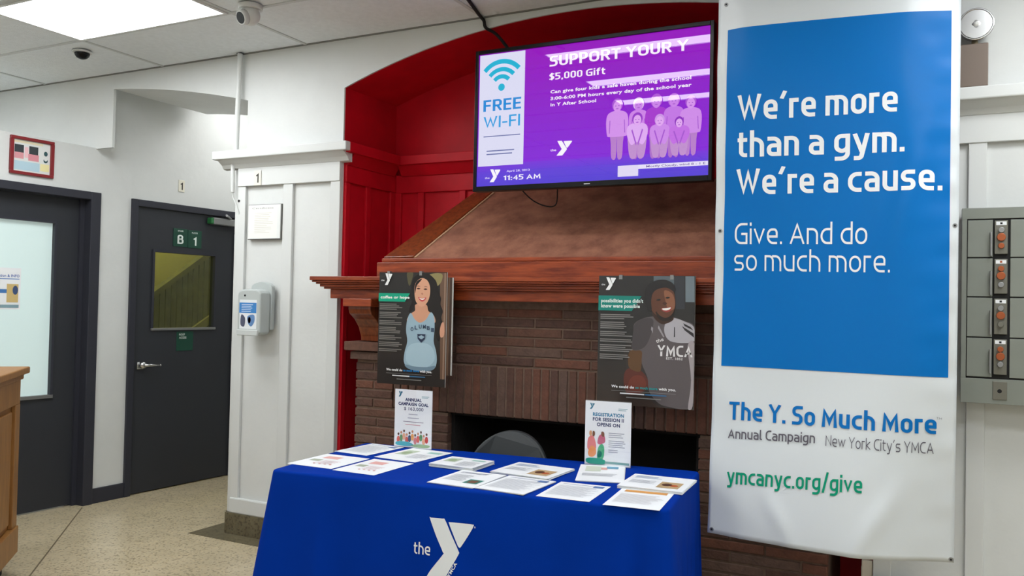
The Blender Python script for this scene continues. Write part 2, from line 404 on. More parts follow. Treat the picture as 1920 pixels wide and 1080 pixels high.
ink_s = ink('screen_pixels', .5, emit=1.0, coat=1.0)
ink_s.node_tree.nodes['Principled BSDF'].inputs['Specular IOR Level'].default_value = 0
ink_s.node_tree.nodes['Principled BSDF'].inputs['Coat Roughness'].default_value = .01
lampm = emis('lit_diffuser', (248, 252, 255), LAMP)
stairfill = emis('stair_fill_glow', (255, 246, 200), STAIR_FILL)
alcovefill = emis('alcove_fill_glow', (255, 255, 255), ALCOVE_FILL)

# ------------------------------------------------------------------ room shell
YP = 3.967; ZC = 2.99; XL, XR, YB = -7.6, 3.2, -3.4
fl = holder('floor')
B('floor_slab', XL-.6, XR, YB, 7.0, -.1, 0, floorm, fl)
for a, b in (((-5.25, 3.91), (-1.9, .50)), ((-1.9, .50), (2.0, -3.35)), ((-1.9, .5), (-5.28, -2.94))):
    d = Vector((b[0]-a[0], b[1]-a[1], 0)); o = B('divider_strip', -d.length/2, d.length/2, -.004, .004, -.002, .0012, brass, fl)
    o.location = ((a[0]+b[0])/2, (a[1]+b[1])/2, 0); o.rotation_euler.z = math.atan2(d.y, d.x)
# darker terrazzo border round the pier and along the fireplace wall
PR('terrazzo_border', [(-4.14, 3.82), (XR, 3.80), (XR, 4.02), (-3.97, 4.02), (-3.97, 5.48), (-4.13, 5.48)], -.01, .002, 'z', darkterr, fl)

def zarch_l(x): return 2.907-((x+5.65)**2)/14.8
def zarch_r(x):
    R = 4.209; return 2.96-R+math.sqrt(R*R-(x+1.69)**2)
NX0, NX1 = -3.135, -.25
def seg(a, b, n): return [a+(b-a)*i/n for i in range(n+1)]
wb = holder('wall_back')
B('wall_panel', XL, -5.13, YP, YP+.02, 2.484, ZC, white, wb)
B('wall_panel', XL, -5.32, YP, YP+.05, 0, 2.478, white, wb)
xs = seg(-5.13, -3.887, 14)
PR('arch_soffit', [(x, zarch_l(x)) for x in xs]+[(-3.887, 3.3), (-5.13, 3.3)], YP, 4.8, 'y', white, wb)
B('pier', -3.887, NX0, YP, 5.5, 0, 3.3, white, wb)
B('pier_casing', -3.96, -3.88, YP-.004, YP+.12, .13, 2.30, trimw, wb)
xs = seg(NX0, NX1, 36)
PR('arch_panel', [(x, zarch_r(x)) for x in xs]+[(NX1, 3.05), (NX0, 3.05)], YP, YP+.012, 'y', white, wb)
B('pier', NX1, XR, YP, 4.6, 0, 3.1, white, wb)
# red recess
wn = holder('wall_recess')
PR('arch_soffit', [(x, zarch_r(x)+.001) for x in xs]+[(NX1, 3.04), (NX0, 3.04)], YP+.013, 4.5, 'y', red, wn)
B('back_panel', NX0, NX1, 4.498, 4.6, 0, 3.05, red, wn)
B('side_panel', NX0-.02, NX0+.002, YP+.012, 4.5, 0, 2.72, red, wn)
B('side_panel', NX1-.002, NX1+.02, YP+.012, 4.5, 0, 2.72, red, wn)
for sx in (1, -1):
    X = lambda v: v if sx == 1 else -3.385-v
    for n_, (a, b, c, d, e, f) in (('ledge', (NX0+.002, -3.035, YP-.06, 4.498, 2.312, 2.37)), ('frieze', (NX0+.002, NX0+.022, YP+.013, 4.498, 2.15, 2.28)),
                                   ('stile', (NX0+.002, NX0+.02, 3.98, 4.02, .1, 2.15)), ('stile', (NX0+.002, NX0+.02, 4.18, 4.225, .1, 2.15)), ('stile', (NX0+.002, NX0+.02, 4.43, 4.498, .1, 2.15))):
        B(n_, min(X(a), X(b)), max(X(a), X(b)), c, d, e, f, red, wn, bevel=.004)
    PR('cove', [(X(NX0+.002), 2.25), (X(NX0+.03), 2.25), (X(NX0+.075), 2.312), (X(NX0+.002), 2.312)], YP+.013, 4.45, 'y', red, wn)
B('ledge', -3.035, -.35, 4.405, 4.498, 2.312, 2.37, red, wn, bevel=.004)
PR('cove', [(4.42, 2.312), (4.498, 2.312), (4.498, 2.25), (4.465, 2.25)], -3.06, -.33, 'x', red, wn)
B('frieze', -3.11, -.28, 4.476, 4.498, 2.145, 2.26, red, wn, bevel=.003)
x = -3.10
for k, x in enumerate([-3.115, -2.945, -2.645, -2.345, -2.045, -1.745, -1.445, -1.145, -.845, -.545, -.3]):
    B('stile', x, x+.044, 4.48, 4.498, .1, 2.146, red, wn, bevel=.003)

# white wainscot on both piers
def wainscot(name, x0, x1, stiles, led0, led1):
    t = holder(name)
    B('ledge', led0, led1, YP-.10, YP, 2.318, 2.37, trimw, t, bevel=.006)
    PR('cove', [(YP-.085, 2.318), (YP, 2.318), (YP, 2.262), (YP-.03, 2.268), (YP-.045, 2.29)], led0+.03 if led0 < -1 else led0, led1-.03 if led1 < 0 else led1, 'x', trimw, t)
    B('frieze', x0, x1, YP-.026, YP, 2.154, 2.275, trimw, t, bevel=.003)
    for a, b in stiles: B('stile', a, b, YP-.02, YP, .2, 2.155, trimw, t, bevel=.003)
    B('base_board', x0, x1, YP-.028, YP, .13, .225, trimw, t, bevel=.008)
    B('plinth', x0-.03 if x0 < -1 else x0, x1+.0, YP-.03, YP, 0, .13, darkterr, t, bevel=.003)
    return t
w1 = wainscot('trim_1', -3.93, NX0, [(-3.93, -3.868), (-3.565, -3.49), (-3.205, NX0)], -4.08, -3.037)
B('return_ledge', -4.08, -3.95, YP, 4.3, 2.318, 2.37, trimw, w1, bevel=.006)
B('return_casing', -3.97, -3.885, YP, 4.6, .13, 2.32, trimw, w1)
B('return_plinth', -3.98, -3.885, YP, 4.6, 0, .13, darkterr, w1)
wainscot('trim_2', NX1, XR, [(NX1, -.18), (.093, .16), (.62, .69), (1.15, 1.22), (1.7, 1.77), (2.3, 2.37)], NX1-.1, XR)
# alcove behind the left arch
al = holder('wall_alcove')
B('alcove_back', -5.5, -3.8, 5.5, 5.6, 0, 3.3, white, al)
B('alcove_ceiling', -5.6, -3.8, 4.8, 5.6, 3.1, 3.2, white, al)
# rest of the room, out of the frame
struct(B('wall_right', XR, XR+.1, YB, 4.6, 0, 3.1, white))
struct(B('wall_front', XL-.6, XR+.1, YB-.1, YB, 0, 3.1, white))
struct(B('wall_far_left', XL-.1, XL, YB, 3.0, 0, 3.1, white))

# left wall with the two doors: local x runs along the wall, local -y faces the room
WO = Vector((-5.30, 3.94, 0)); WR = math.radians(86.91)
wl = holder('wall_left', WO, WR)
def wp(a, b, z0, z1, nm='wall_panel'): return B(nm, a, b, 0, .14, z0, z1, white, wl)
D1a, D1b, D1z = -1.02, .066, 2.177
D2a, D2b, D2z = .318, 1.338, 2.170
wp(-7.3, D1a, 0, 2.49); wp(D1a, D1b, D1z, 2.49); wp(D1b, D2a, 0, 2.49)
wp(D2a, D2b, D2z, 2.49); wp(D2b, 1.62, 0, 2.49)
B('wall_panel', .03, 1.62, 0, .14, 2.49, 3.2, white, wl)
bl = holder('baseboard_left', WO, WR)
B('board', D1b, D2a, -.015, 0, 0, .105, framem, bl, bevel=.003)
B('board', -7.2, D1a, -.015, 0, 0, .105, framem, bl, bevel=.003)

# door with frosted glass
d1 = holder('door_1', WO, WR)
B('frame_jamb', D1b-.075, D1b, -.025, .14, 0, D1z, framem, d1, bevel=.004)
B('frame_jamb', D1a, D1a+.075, -.025, .14, 0, D1z, framem, d1, bevel=.004)
B('frame_head', D1a+.075, D1b-.075, -.025, .14, D1z-.055, D1z, framem, d1, bevel=.004)
B('door_stop', D1b-.105, D1b-.075, .05, .14, 0, D1z-.055, framem, d1)
B('door_stop', D1a+.075, D1a+.105, .05, .14, 0, D1z-.055, framem, d1)
gl0, gl1, gz0, gz1 = -.80, -.215, .78, 1.94
la, lb, lt = D1a+.078, D1b-.078, D1z-.058
lf = link('door_leaf', bmesh.new(), doorm, d1)
bm = bmesh.new()
for q in ((la, gl0, .01, lt), (gl1, lb, .01, lt), (gl0, gl1, .01, gz0), (gl0, gl1, gz1, lt)): box(bm, q[0], q[1], .07, .115, q[2], q[3])
bm.to_mesh(lf.data); bm.free(); lf.data.materials.append(doorm) if not lf.data.materials else None
B('glazing_bead', gl0-.02, gl1+.02, .055, .07, gz1, gz1+.02, framem, d1); B('glazing_bead', gl0-.02, gl1+.02, .055, .07, gz0-.022, gz0, steel, d1)
B('glazing_bead', gl1, gl1+.018, .055, .07, gz0, gz1, framem, d1); B('glazing_bead', gl0-.018, gl0, .055, .07, gz0, gz1, framem, d1)
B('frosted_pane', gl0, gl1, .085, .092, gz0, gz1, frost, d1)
B('push_handle', la+.04, la+.07, .02, .045, .95, 1.15, chrome, d1, bevel=.006)

# stair door
d2 = holder('door_2', WO, WR)
B('frame_jamb', D2a, D2a+.05, -.02, .14, 0, D2z, framem, d2, bevel=.003)
B('frame_jamb', D2b-.05, D2b, -.02, .14, 0, D2z, framem, d2, bevel=.003)
B('frame_head', D2a+.05, D2b-.05, -.02, .14, D2z-.05, D2z, framem, d2, bevel=.003)
wa, wb_, wz0, wz1 = .530, 1.092, 1.222, 1.795
la, lb, lt = D2a+.053, D2b-.053, D2z-.053
bm = bmesh.new()
for q in ((la, wa, .008, lt), (wb_, lb, .008, lt), (wa, wb_, .008, wz0), (wa, wb_, wz1, lt)): box(bm, q[0], q[1], .004, .049, q[2], q[3])
link('door_leaf', bm, doorm, d2)
B('glazing_bead', wa-.018, wb_+.018, -.006, .004, wz1, wz1+.018, framem, d2); B('glazing_bead', wa-.018, wb_+.018, -.012, .004, wz0-.018, wz0, steel, d2, bevel=.003)
B('glazing_bead', wa-.018, wa, -.006, .004, wz0, wz1, framem, d2); B('glazing_bead', wb_, wb_+.018, -.006, .004, wz0, wz1, framem, d2)
B('glass_pane', wa, wb_, .022, .028, wz0, wz1, paneg, d2)
h = B('latch_plate', .40, .455, -.008, .004, .92, .975, chrome, d2, bevel=.004)
bm = bmesh.new(); cyl(bm, (.435, .004, .951), (.435, -.045, .951), .027, .022); cyl(bm, (.435, -.045, .951), (.57, -.045, .945), .011, .009)
sphere(bm, (.57, -.045, .945), .010); link('lever_handle', bm, chrome, d2, smooth=True)
for z in (.25, 1.05, 1.93): CY('hinge', (lb+.004, -.012, z-.055), (lb+.004, -.012, z+.055), .011, steel, d2)
cl = B('closer_body', 1.02, 1.26, -.065, -.004, 2.045, 2.10, steel, d2, bevel=.008)
B('closer_cap', 1.00, 1.03, -.06, -.004, 2.048, 2.098, mat('closer_green', (40, 110, 60), .4), d2, bevel=.008)
bm = bmesh.new(); cyl(bm, (1.2, -.05, 2.105), (1.05, -.17, 2.115), .009); cyl(bm, (1.05, -.17, 2.115), (1.18, -.03, 2.13), .009); link('closer_arm', bm, steel, d2)

# stairwell behind the door pane
st = holder('wall_stairwell', WO, WR)
B('stair_wall', .2, 3.4, 1.25, 1.35, 0, 3.4, yellow, st)
B('stair_wall', .13, .2, .14, 1.35, 0, 3.4, yellow, st); B('stair_wall', 3.4, 3.5, .14, 1.35, 0, 3.4, yellow, st)
B('stair_wall', 1.34, 3.4, .141, .2, 0, 3.4, yellow, st)
B('stair_ceiling', .13, 3.5, .14, 1.35, 3.4, 3.45, yellow, st)
B('stair_fill_lamp', .5, 1.7, .5, .9, 3.36, 3.39, stairfill, st)  # unseen lamp, added to light the stairwell behind the pane
def zst(s): return 1.475+(s-1.322)*.666
k = 0; s_ = .30
while s_ < 2.6:
    PR('stair_board', [(s_, .35), (s_+.052, .35), (s_+.052, zst(s_+.052)), (s_, zst(s_))], 1.03, 1.05, 'y', olive, st)
    s_ += .060
PR('stair_rail', [(.28, zst(.28)-.01), (2.62, zst(2.62)-.01), (2.62, zst(2.62)+.045), (.28, zst(.28)+.045)], 1.0, 1.08, 'y', olive, st)
PR('stair_string', [(.8, .56), (2.6, 1.61), (2.6, 1.69), (.8, .64)], 1.0, 1.03, 'y', mat('stair_string_paint', (150, 145, 90), .6), st)

# ------------------------------------------------------------------ ceiling with lay-in panels
ce = holder('ceiling', (0, 0, ZC))
PX, PY = 1.2145, .610
gx = [-5.855+PX*i for i in range(-2, 8)]; gy = [YP-PY*j for j in range(0, 13)]
lamps = {(3, 1), (5, 1), (5, 2), (5, 3), (3, 3), (7, 1), (7, 3), (6, 7), (7, 9), (1, 2), (1, 3), (1, 5), (3, 10), (5, 10)}  # panels beyond the nearest one and the strips are unseen, added as fill
strips = {(5, 1): -.10, (5, 2): -.16, (5, 3): -.14}
tm = {}
for i in range(len(gx)-1):
    for j in range(len(gy)-1):
        x0, x1 = max(gx[i], XL), min(gx[i+1], XR); y1, y0 = gy[j], max(gy[j+1], YB)
        if x1-x0 < .1 or y1-y0 < .05: continue
        if (i, j) in lamps: continue
        B('ceiling_tile', x0+.009, x1-.009, y0+.009, y1-.009, .004, .02, tilem, ce)
for x in gx[1:-1]: B('grid_bar', x-.011, x+.011, YB, YP, -.001, .03, gridm, ce)
for y in gy[1:-1]: B('grid_bar', XL, XR, y-.011, y+.011, -.0015, .029, gridm, ce)
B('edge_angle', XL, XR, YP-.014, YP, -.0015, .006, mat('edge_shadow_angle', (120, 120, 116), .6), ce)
B('upper_deck', XL-.6, XR+.1, YB-.1, YP+.01, .06, .1, tilem, ce)
names = {(3, 1): 'white lit ceiling panel nearest the arches, above the stair door'}
for (i, j) in sorted(lamps):
    oy = strips.get((i, j), 0)
    cx, cy = (gx[i]+gx[i+1])/2, (gy[j]+gy[j+1])/2
    far = {1: 'along the fireplace wall', 2: 'in the second row from the fireplace wall', 3: 'in the third row from the fireplace wall', 5: 'in the middle row of the room', 7: 'just over the viewer', 9: 'in the rear third of the room', 10: 'in the row behind the viewer'}[j]
    side = {1: 'far left', 3: 'left', 5: 'centre', 6: 'right of centre', 7: 'right'}[i]
    L = thing('ceiling_light', names.get((i, j), 'out-of-view lit rectangular ceiling panel %s, %s bay' % (far, side)), 'ceiling light', (cx, cy, ZC), 0, 'lit ceiling panels')
    h0_, h1_ = (oy-.075, oy+.075) if (i, j) in strips else (-PY/2+.03, PY/2-.03)
    B('diffuser', -PX/2+.032, PX/2-.032, h0_, h1_, -.002, .004, lampm, L)
    bm = bmesh.new()
    for q in ((-PX/2+.011, PX/2-.011, -PY/2+.011, h0_-.001), (-PX/2+.011, PX/2-.011, h1_+.001, PY/2-.011), (-PX/2+.011, -PX/2+.033, -PY/2+.031, PY/2-.031), (PX/2-.033, PX/2-.011, -PY/2+.031, PY/2-.031)):
        box(bm, q[0], q[1], q[2], q[3], -.008, .01)
    link('light_frame', bm, trimw, L)
al_l = thing('alcove_fill_light', 'unseen fill light added on the alcove ceiling beside the stair door, behind the arch', 'ceiling light', (-4.6, 5.15, 3.1))  # unseen panel, added only to brighten the alcove
B('diffuser', -.4, .4, -.2, .2, -.03, -.005, alcovefill, al_l)

# ------------------------------------------------------------------ fireplace
YF = 3.90; CX = -1.69
fp = thing('fireplace', 'large brown brick fireplace with mahogany mantel and sloping plaster hood in the red recess', 'fireplace', (CX, YF, 0))
def F(name, x0, x1, y0, y1, z0, z1, m, bevel=0.): return B(name, x0-CX, x1-CX, y0-YF, y1-YF, z0, z1, m, fp, bevel)
JL0, JL1, JR0, JR1 = -2.952, -2.340, -.994, -.428
LZ = .868
F('mortar_bed', JL0+.006, JL1-.006, YF+.006, 4.497, 0, .868, mortar)
F('mortar_bed', JR0+.006, JR1-.006, YF+.006, 4.497, 0, .868, mortar)
F('mortar_bed', JL0+.006, JR1-.006, YF+.056, 4.497, .868, 1.58, mortar)
F('mortar_bed', JL0+.006, -2.706, YF+.006, 4.2, .868, 1.125, mortar)
F('mortar_bed', -.672, JR1-.006, YF+.006, 4.2, .868, 1.125, mortar)
F('mortar_bed', -2.696, -.684, YF+.006, 4.3, .876, 1.13, mortar)
F('mortar_bed', -2.30, -1.08, YF+.026, 4.3, 1.13, 1.56, mortar)
F('firebox_back', JL1, JR0, 4.38, 4.4, 0, LZ, soot)
F('firebox_side', JL1, JL1+.02, YF+.04, 4.38, 0, LZ, soot); F('firebox_side', JR0-.02, JR0, YF+.04, 4.38, 0, LZ, soot)
F('firebox_floor', JL1, JR0, YF, 4.38, 0, .03, soot); F('firebox_lintel', JL1, JR0, YF+.03, 4.4, LZ-.01, LZ+.01, soot)
bmesh_cache = {}
def brick(cx, cy, cz, L, H, D, bw=.003):
    key = (round(L, 3), round(H, 3), round(D, 3), random.randrange(5))
    if key not in bmesh_cache:
        bm = bmesh.new(); box(bm, -L/2, L/2, -D/2, D/2, -H/2, H/2)
        bmesh.ops.bevel(bm, geom=[e for e in bm.edges if abs(e.verts[0].co.y+D/2) < 1e-5 and abs(e.verts[1].co.y+D/2) < 1e-5], offset=bw, segments=1, affect='EDGES')
        me = bpy.data.meshes.new('brick'); bm.to_mesh(me); bm.free(); me.materials.append(bricks[key[3]]); bmesh_cache[key] = me
    o = bpy.data.objects.new('brick', bmesh_cache[key]); C.objects.link(o); o.parent = fp
    o.location = (cx-CX, cy-YF+random.uniform(-.002, .0015), cz)
def courses(x0, x1, z0, z1, yf, off=0, pitch=.050, L=.30, j=.009):
    z = z0; k = off
    while z+pitch*.7 < z1:
        x = x0-(L+j)*(.5 if k % 2 else 0)
        while x < x1-.02:
            a, b = max(x, x0), min(x+L, x1)
            if b-a > .03: brick((a+b)/2, yf+.025, z+(pitch-j)/2, b-a, pitch-j, .05)
            x += L+j
        z += pitch; k += 1
courses(JL0, JL1, .012, .868, YF); courses(JR0, JR1, .012, .868, YF, 1)
courses(JL0, -2.70, .868, 1.118, YF, 1, L=.245); courses(-.678, JR1, .868, 1.118, YF, 0, L=.245)
x = -2.69
while x < -.70:                                        # soldier course over the opening
    brick(x+.0205, YF+.025, .872+.128, .040, .256, .05); x += .0497
courses(-2.31, -1.07, 1.138, 1.46, YF+.02, 1)
courses(-2.69, -2.32, 1.138, 1.46, YF+.05, 1); courses(-1.06, -.69, 1.138, 1.46, YF+.05, 0)
for a, b in ((JL0, -2.70), (-.678, JR1)):               # corbelled brick caps of the two pillars
    F('cap_course', a-.025, b+.01, YF-.025, 4.15, 1.128, 1.172, bricks[3], .004)
    F('cap_course', a-.05, b+.03, YF-.05, 4.15, 1.178, 1.228, bricks[0], .004)
    c = (a+b)/2-.015
    PR('corbel', [(YF-.13-YF, 1.47), (YF-.13-YF, 1.41), (YF-.12-YF, 1.385), (-.075, 1.355), (-.035, 1.31), (-.012, 1.26), (-.008, 1.232), (.25, 1.232), (.25, 1.47)], c-.075-CX, c+.075-CX, 'x', mahogz, fp, bevel=.004)
    F('corbel_block', c-.095, c+.095, YF-.155, YF+.2, 1.425, 1.468, mahog, .004)
# mantel shelf: stacked mouldings returning at both ends
ms = [(1.566, 1.588, 3.72, 1.462), (1.556, 1.566, 3.728, 1.452), (1.546, 1.556, 3.745, 1.438), (1.532, 1.546, 3.758, 1.42), (1.520, 1.532, 3.775, 1.405), (1.468, 1.520, 3.80, 1.378)]
for z0, z1, yf, hw in ms:
    F('mantel_shelf' if z1 > 1.58 else ('mantel_frieze' if z0 < 1.48 else 'mantel_moulding'), CX-hw, CX+hw, yf, 3.962, z0, z1, mahog, .003)
F('mantel_top', CX-1.20, CX+1.20, 3.963, 4.49, 1.56, 1.586, mahog)
# hood: tapering plaster pyramid with wooden hips, on a wooden plinth board
hz0, hz1 = 1.690, 2.135
def hood(z): return 3.878+(z-hz0)*1.37
def slab(name, q, m, off, th, bevel=0.):
    "board or slab lying on the sloping hood face; q = (x, z) corners"
    bm = bmesh.new(); nn = Vector((0, -.445, .610)).normalized()
    nn = Vector((0, -1, 1.37)).normalized()
    v0 = [bm.verts.new(Vector((x-CX, hood(z)-YF, z))+nn*off) for x, z in q]; v1 = [bm.verts.new(v.co-nn*th) for v in v0]; n = len(q)
    bm.faces.new(v0); bm.faces.new(v1[::-1])
    for i in range(n): bm.faces.new((v0[i], v1[i], v1[(i+1) % n], v0[(i+1) % n]))
    return link(name, bm, m, fp, bevel=bevel)
bm = bmesh.new()
v = [bm.verts.new(p) for p in ((-1.05, hood(hz0)-YF, hz0), (1.05, hood(hz0)-YF, hz0), (1.05, 4.49-YF, hz0), (-1.05, 4.49-YF, hz0), (-.805, hood(hz1)-YF, hz1), (.805, hood(hz1)-YF, hz1), (.805, 4.49-YF, hz1), (-.805, 4.49-YF, hz1))]
for f in ((0, 1, 2, 3), (4, 5, 6, 7), (0, 1, 5, 4), (1, 2, 6, 5), (2, 3, 7, 6), (3, 0, 4, 7)): bm.faces.new([v[i] for i in f])
link('hood_core', bm, mahogz, fp)
slab('hood_plaster', [(CX-.88, hz0), (CX+.88, hz0), (CX+.70, hz1), (CX-.70, hz1)], plaster, .006, .03)
for sx in (-1, 1):
    slab('hood_hip', [(CX+sx*.872, hz0), (CX+sx*1.065, hz0-.004), (CX+sx*.815, hz1), (CX+sx*.692, hz1)], mahogz, .018, .03, .004)
    slab('hip_bead', [(CX+sx*.860, hz0), (CX+sx*.872, hz0), (CX+sx*.693, hz1), (CX+sx*.681, hz1)], mat('pale_bead', (188, 150, 120), .5), .012, .02)
F('hood_base_board', CX-1.10, CX+1.10, 3.850, 4.49, 1.588, 1.672, mahog, .005)
F('hood_base_bead', CX-1.075, CX+1.075, 3.860, 4.49, 1.672, 1.694, mahog, .005)

# ------------------------------------------------------------------ television and what it shows
TY = 3.85
tv = thing('television', 'black wide television with purple fundraising slide, hung over the fireplace hood', 'television', (0, 0, 0))
tl, tr_, tb, tt = -2.186, -.938, 2.036, 2.772
def T(px, py):
    p = atY(px, py, TY); return p.x, p.z
def Tc(u, v): return T(880+u/3.273, 40+v/3.273)          # reads the close-up of the screen
B('casing', tl, tr_, TY+.004, TY+.05, tb, tt, black, tv, bevel=.006)
B('rear_housing', tl+.2, tr_-.2, TY+.05, TY+.11, tb+.12, tt-.15, blackm, tv, bevel=.01)
B('wall_bracket', -1.74, -1.39, TY+.11, 4.48, 2.32, 2.62, blackm, tv, bevel=.006)
bm = bmesh.new(); sl, sr, sb, st_ = Tc(62, 0)[0]+.004, Tc(1472, 0)[0], Tc(75, 1008)[1], Tc(62, 206)[1]
sl, sr, sb, st_ = -2.170, -.956, 2.062, 2.752
for q in ((tl, sl, tb, tt), (sr, tr_, tb, tt), (sl, sr, tb, sb), (sl, sr, st_, tt)): box(bm, q[0], q[1], TY-.008, TY+.006, q[2], q[3])
link('bezel', bm, black, tv, bevel=.002)
P = Print(.0002)
P.grad(sl, sr, sb, st_, (128, 40, 222), (150, 8, 190), 16)
P.grad(sl, sr, sb, sb+.065, (84, 62, 212), (96, 62, 216), 3)
P.grad(sl, sr, sb+.065, sb+.115, (96, 62, 216), (122, 50, 218), 4)
xa, xb = sl+.006, sl+.268; za, zb = sb+.105, st_-.004
P.poly(rect(xa, xb, za, zb), (222, 222, 246))
wx, wz = (xa+xb)/2-.002, 0
wz = Tc(225, 400)[1]
teal = (20, 178, 214)
P.poly(ell(wx, wz, .019, .019), teal)
for r0, r1 in ((.045, .067), (.082, .104), (.122, .146)):
    a0, a1 = .235*PI, .765*PI
    P.poly([(wx+r0*math.cos(a0+(a1-a0)*i/16), wz+r0*math.sin(a0+(a1-a0)*i/16)) for i in range(17)]+[(wx+r1*math.cos(a1-(a1-a0)*i/16), wz+r1*math.sin(a1-(a1-a0)*i/16)) for i in range(17)], teal, up=0 if r0 > .05 else 1)
P.stext('FREE', xa+.025, xb-.018, Tc(230, 542)[1], .060, (40, 140, 216), .23)
P.stext('WI-FI', xa+.028, xb-.022, Tc(230, 645)[1], .060, (50, 160, 226), .17)
P.bars(xa+.03, xb-.02, Tc(230, 695)[1], .005, 1, .01, (110, 118, 170), 0)
P.bars(xa+.05, xb-.05, Tc(230, 785)[1], .006, 2, .017, (110, 118, 170), .1)
def tline(t, u0, u1, v, h, bold=.02, rgb=(250, 240, 255)):
    x0, x1 = Tc(u0, v)[0], Tc(u1, v)[0]; P.text(t, x0, x1, v_(u0, v), h, rgb, bold)
def v_(u, v): return Tc(u, v)[1]
P.stext('SUPPORT YOUR Y', Tc(497, 0)[0], Tc(1345, 200)[0], v_(497, 277), .052, (250, 240, 255), .23)
P.stext('$5,000 Gift', Tc(497, 0)[0], Tc(833, 330)[0], v_(497, 360), .034, (250, 240, 255), .22)
tline('Can give four kids a safe haven during the school', 497, 1360, 443, .0165, .03)
tline('3:00-6:00 PM hours every day of the school year', 497, 1362, 484, .0165, .03)
tline('in Y After School', 497, 777, 522, .0165, .03)
a = Tc(535, 825); b = Tc(630, 725); y_mark(P, a[0], b[0], a[1], b[1]-.002, (250, 245, 255))
P.text('the', Tc(497, 790)[0], Tc(533, 790)[0], Tc(515, 797)[1], .012, (240, 220, 255), .02)
a = Tc(125, 988); b = Tc(190, 905); y_mark(P, a[0], b[0], a[1], b[1], (250, 248, 255))
P.text('the', Tc(95, 960)[0], Tc(124, 960)[0], Tc(110, 967)[1], .010, (230, 220, 255), .02)
tline('April 28, 2013', 228, 370, 925, .010, .02, (225, 215, 255))
P.stext('11:45 AM', Tc(228, 0)[0], Tc(437, 960)[0], v_(228, 975), .026, (245, 240, 255), .22)
# children, lilac on purple
def kid(u, vtop, vbot, wd, tone, hair, crouch=False, shirt=None):
    x, zt = Tc(u, vtop); zb_ = Tc(u, vbot)[1]; h = zt-zb_; k = wd
    lo = tuple(int(c*.86) for c in tone); shirt = shirt or tone
    if not crouch:
        P.poly(catmull([(x-.26*k, zb_), (x-.30*k, zb_+.25*h), (x-.33*k, zb_+.5*h), (x+.33*k, zb_+.5*h), (x+.30*k, zb_+.25*h), (x+.26*k, zb_), (x+.04*k, zb_), (x, zb_+.36*h), (x-.04*k, zb_)], 3), lo)
        P.poly(catmull([(x-.36*k, zb_+.36*h), (x-.5*k, zb_+.40*h), (x-.55*k, zb_+.62*h), (x-.46*k, zb_+.75*h), (x-.15*k, zb_+.80*h), (x+.15*k, zb_+.80*h), (x+.46*k, zb_+.75*h), (x+.55*k, zb_+.62*h), (x+.5*k, zb_+.40*h), (x+.36*k, zb_+.36*h)], 4), shirt)
        P.poly([(x-.40*k, zb_+.42*h), (x-.37*k, zb_+.42*h), (x-.34*k, zb_+.64*h), (x-.37*k, zb_+.64*h)], (150, 60, 200)); P.poly([(x+.37*k, zb_+.42*h), (x+.40*k, zb_+.42*h), (x+.37*k, zb_+.64*h), (x+.34*k, zb_+.64*h)], (150, 60, 200), 0)
        hz = zb_+.885*h; hr = .105*h
    else:
        P.poly(catmull([(x-.34*k, zb_), (x-.46*k, zb_+.3*h), (x-.40*k, zb_+.5*h), (x+.40*k, zb_+.5*h), (x+.46*k, zb_+.3*h), (x+.34*k, zb_), (x+.05*k, zb_), (x, zb_+.25*h), (x-.05*k, zb_)], 3), lo)
        P.poly(catmull([(x-.30*k, zb_+.28*h), (x-.52*k, zb_+.5*h), (x-.46*k, zb_+.70*h), (x, zb_+.76*h), (x+.46*k, zb_+.70*h), (x+.52*k, zb_+.5*h), (x+.30*k, zb_+.28*h), (x, zb_+.34*h)], 4), shirt)
        P.poly([(x-.30*k, zb_+.6*h), (x-.06*k, zb_+.26*h), (x-.02*k, zb_+.30*h), (x-.24*k, zb_+.62*h)], (166, 84, 210)); P.poly([(x+.30*k, zb_+.6*h), (x+.06*k, zb_+.26*h), (x+.02*k, zb_+.30*h), (x+.24*k, zb_+.62*h)], (166, 84, 210), 0)
        hz = zb_+.83*h; hr = .13*h
    P.poly(ell(x, hz+.14*hr, hr*.92, hr*1.06), hair)
    P.poly(ell(x, hz-.12*hr, hr*.68, hr*.88), tone)
    for sx in (-1, 1): P.poly(ell(x+sx*hr*.27, hz-.02*hr, hr*.10, hr*.08, 8), (140, 60, 190), 1 if sx < 0 else 0)
    P.poly(ell(x, hz-.48*hr, hr*.24, hr*.09, 10), (170, 90, 210), 0)
lil, lil2, lil3 = (216, 148, 238), (204, 130, 234), (226, 168, 242)
kid(1040, 470, 832, .088, lil2, (228, 190, 240), shirt=(206, 132, 232)); kid(1150, 448, 828, .100, lil2, (176, 88, 214), shirt=(166, 52, 206))
kid(1258, 445, 822, .090, lil2, (190, 110, 224), shirt=(196, 118, 230)); kid(1362, 458, 812, .094, lil, (172, 86, 212), shirt=(208, 140, 234))
kid(912, 478, 838, .102, lil, (170, 84, 214), shirt=(212, 146, 236))
kid(1035, 556, 836, .098, lil3, (150, 54, 200), True, (224, 172, 244)); kid(1172, 566, 830, .090, lil3, (206, 150, 232), True, (206, 138, 234)); kid(1292, 582, 818, .092, lil3, (140, 44, 190), True, (196, 110, 228))
a = Tc(915, 915); P.poly(rect(a[0], sr, a[1], a[1]+.020), (232, 226, 250)); b = Tc(1040, 950)
P.poly(rect(a[0], b[0], b[1], a[1]+.020), (226, 218, 246)); P.text('Mostly Cloudy, wind 8 - 1 E', Tc(1090, 890)[0], sr-.012, a[1]+.005, .010, (90, 70, 150), .01)
P.build('screen', ink_s, tv, y0=TY+.004)
P = Print(); x, z = Tc(730, 998); P.bars(x-.02, x+.012, z+.003, .005, 1, .01, (190, 190, 196), 0); P.build('maker_mark', ink_m, tv, y0=TY-.0082)
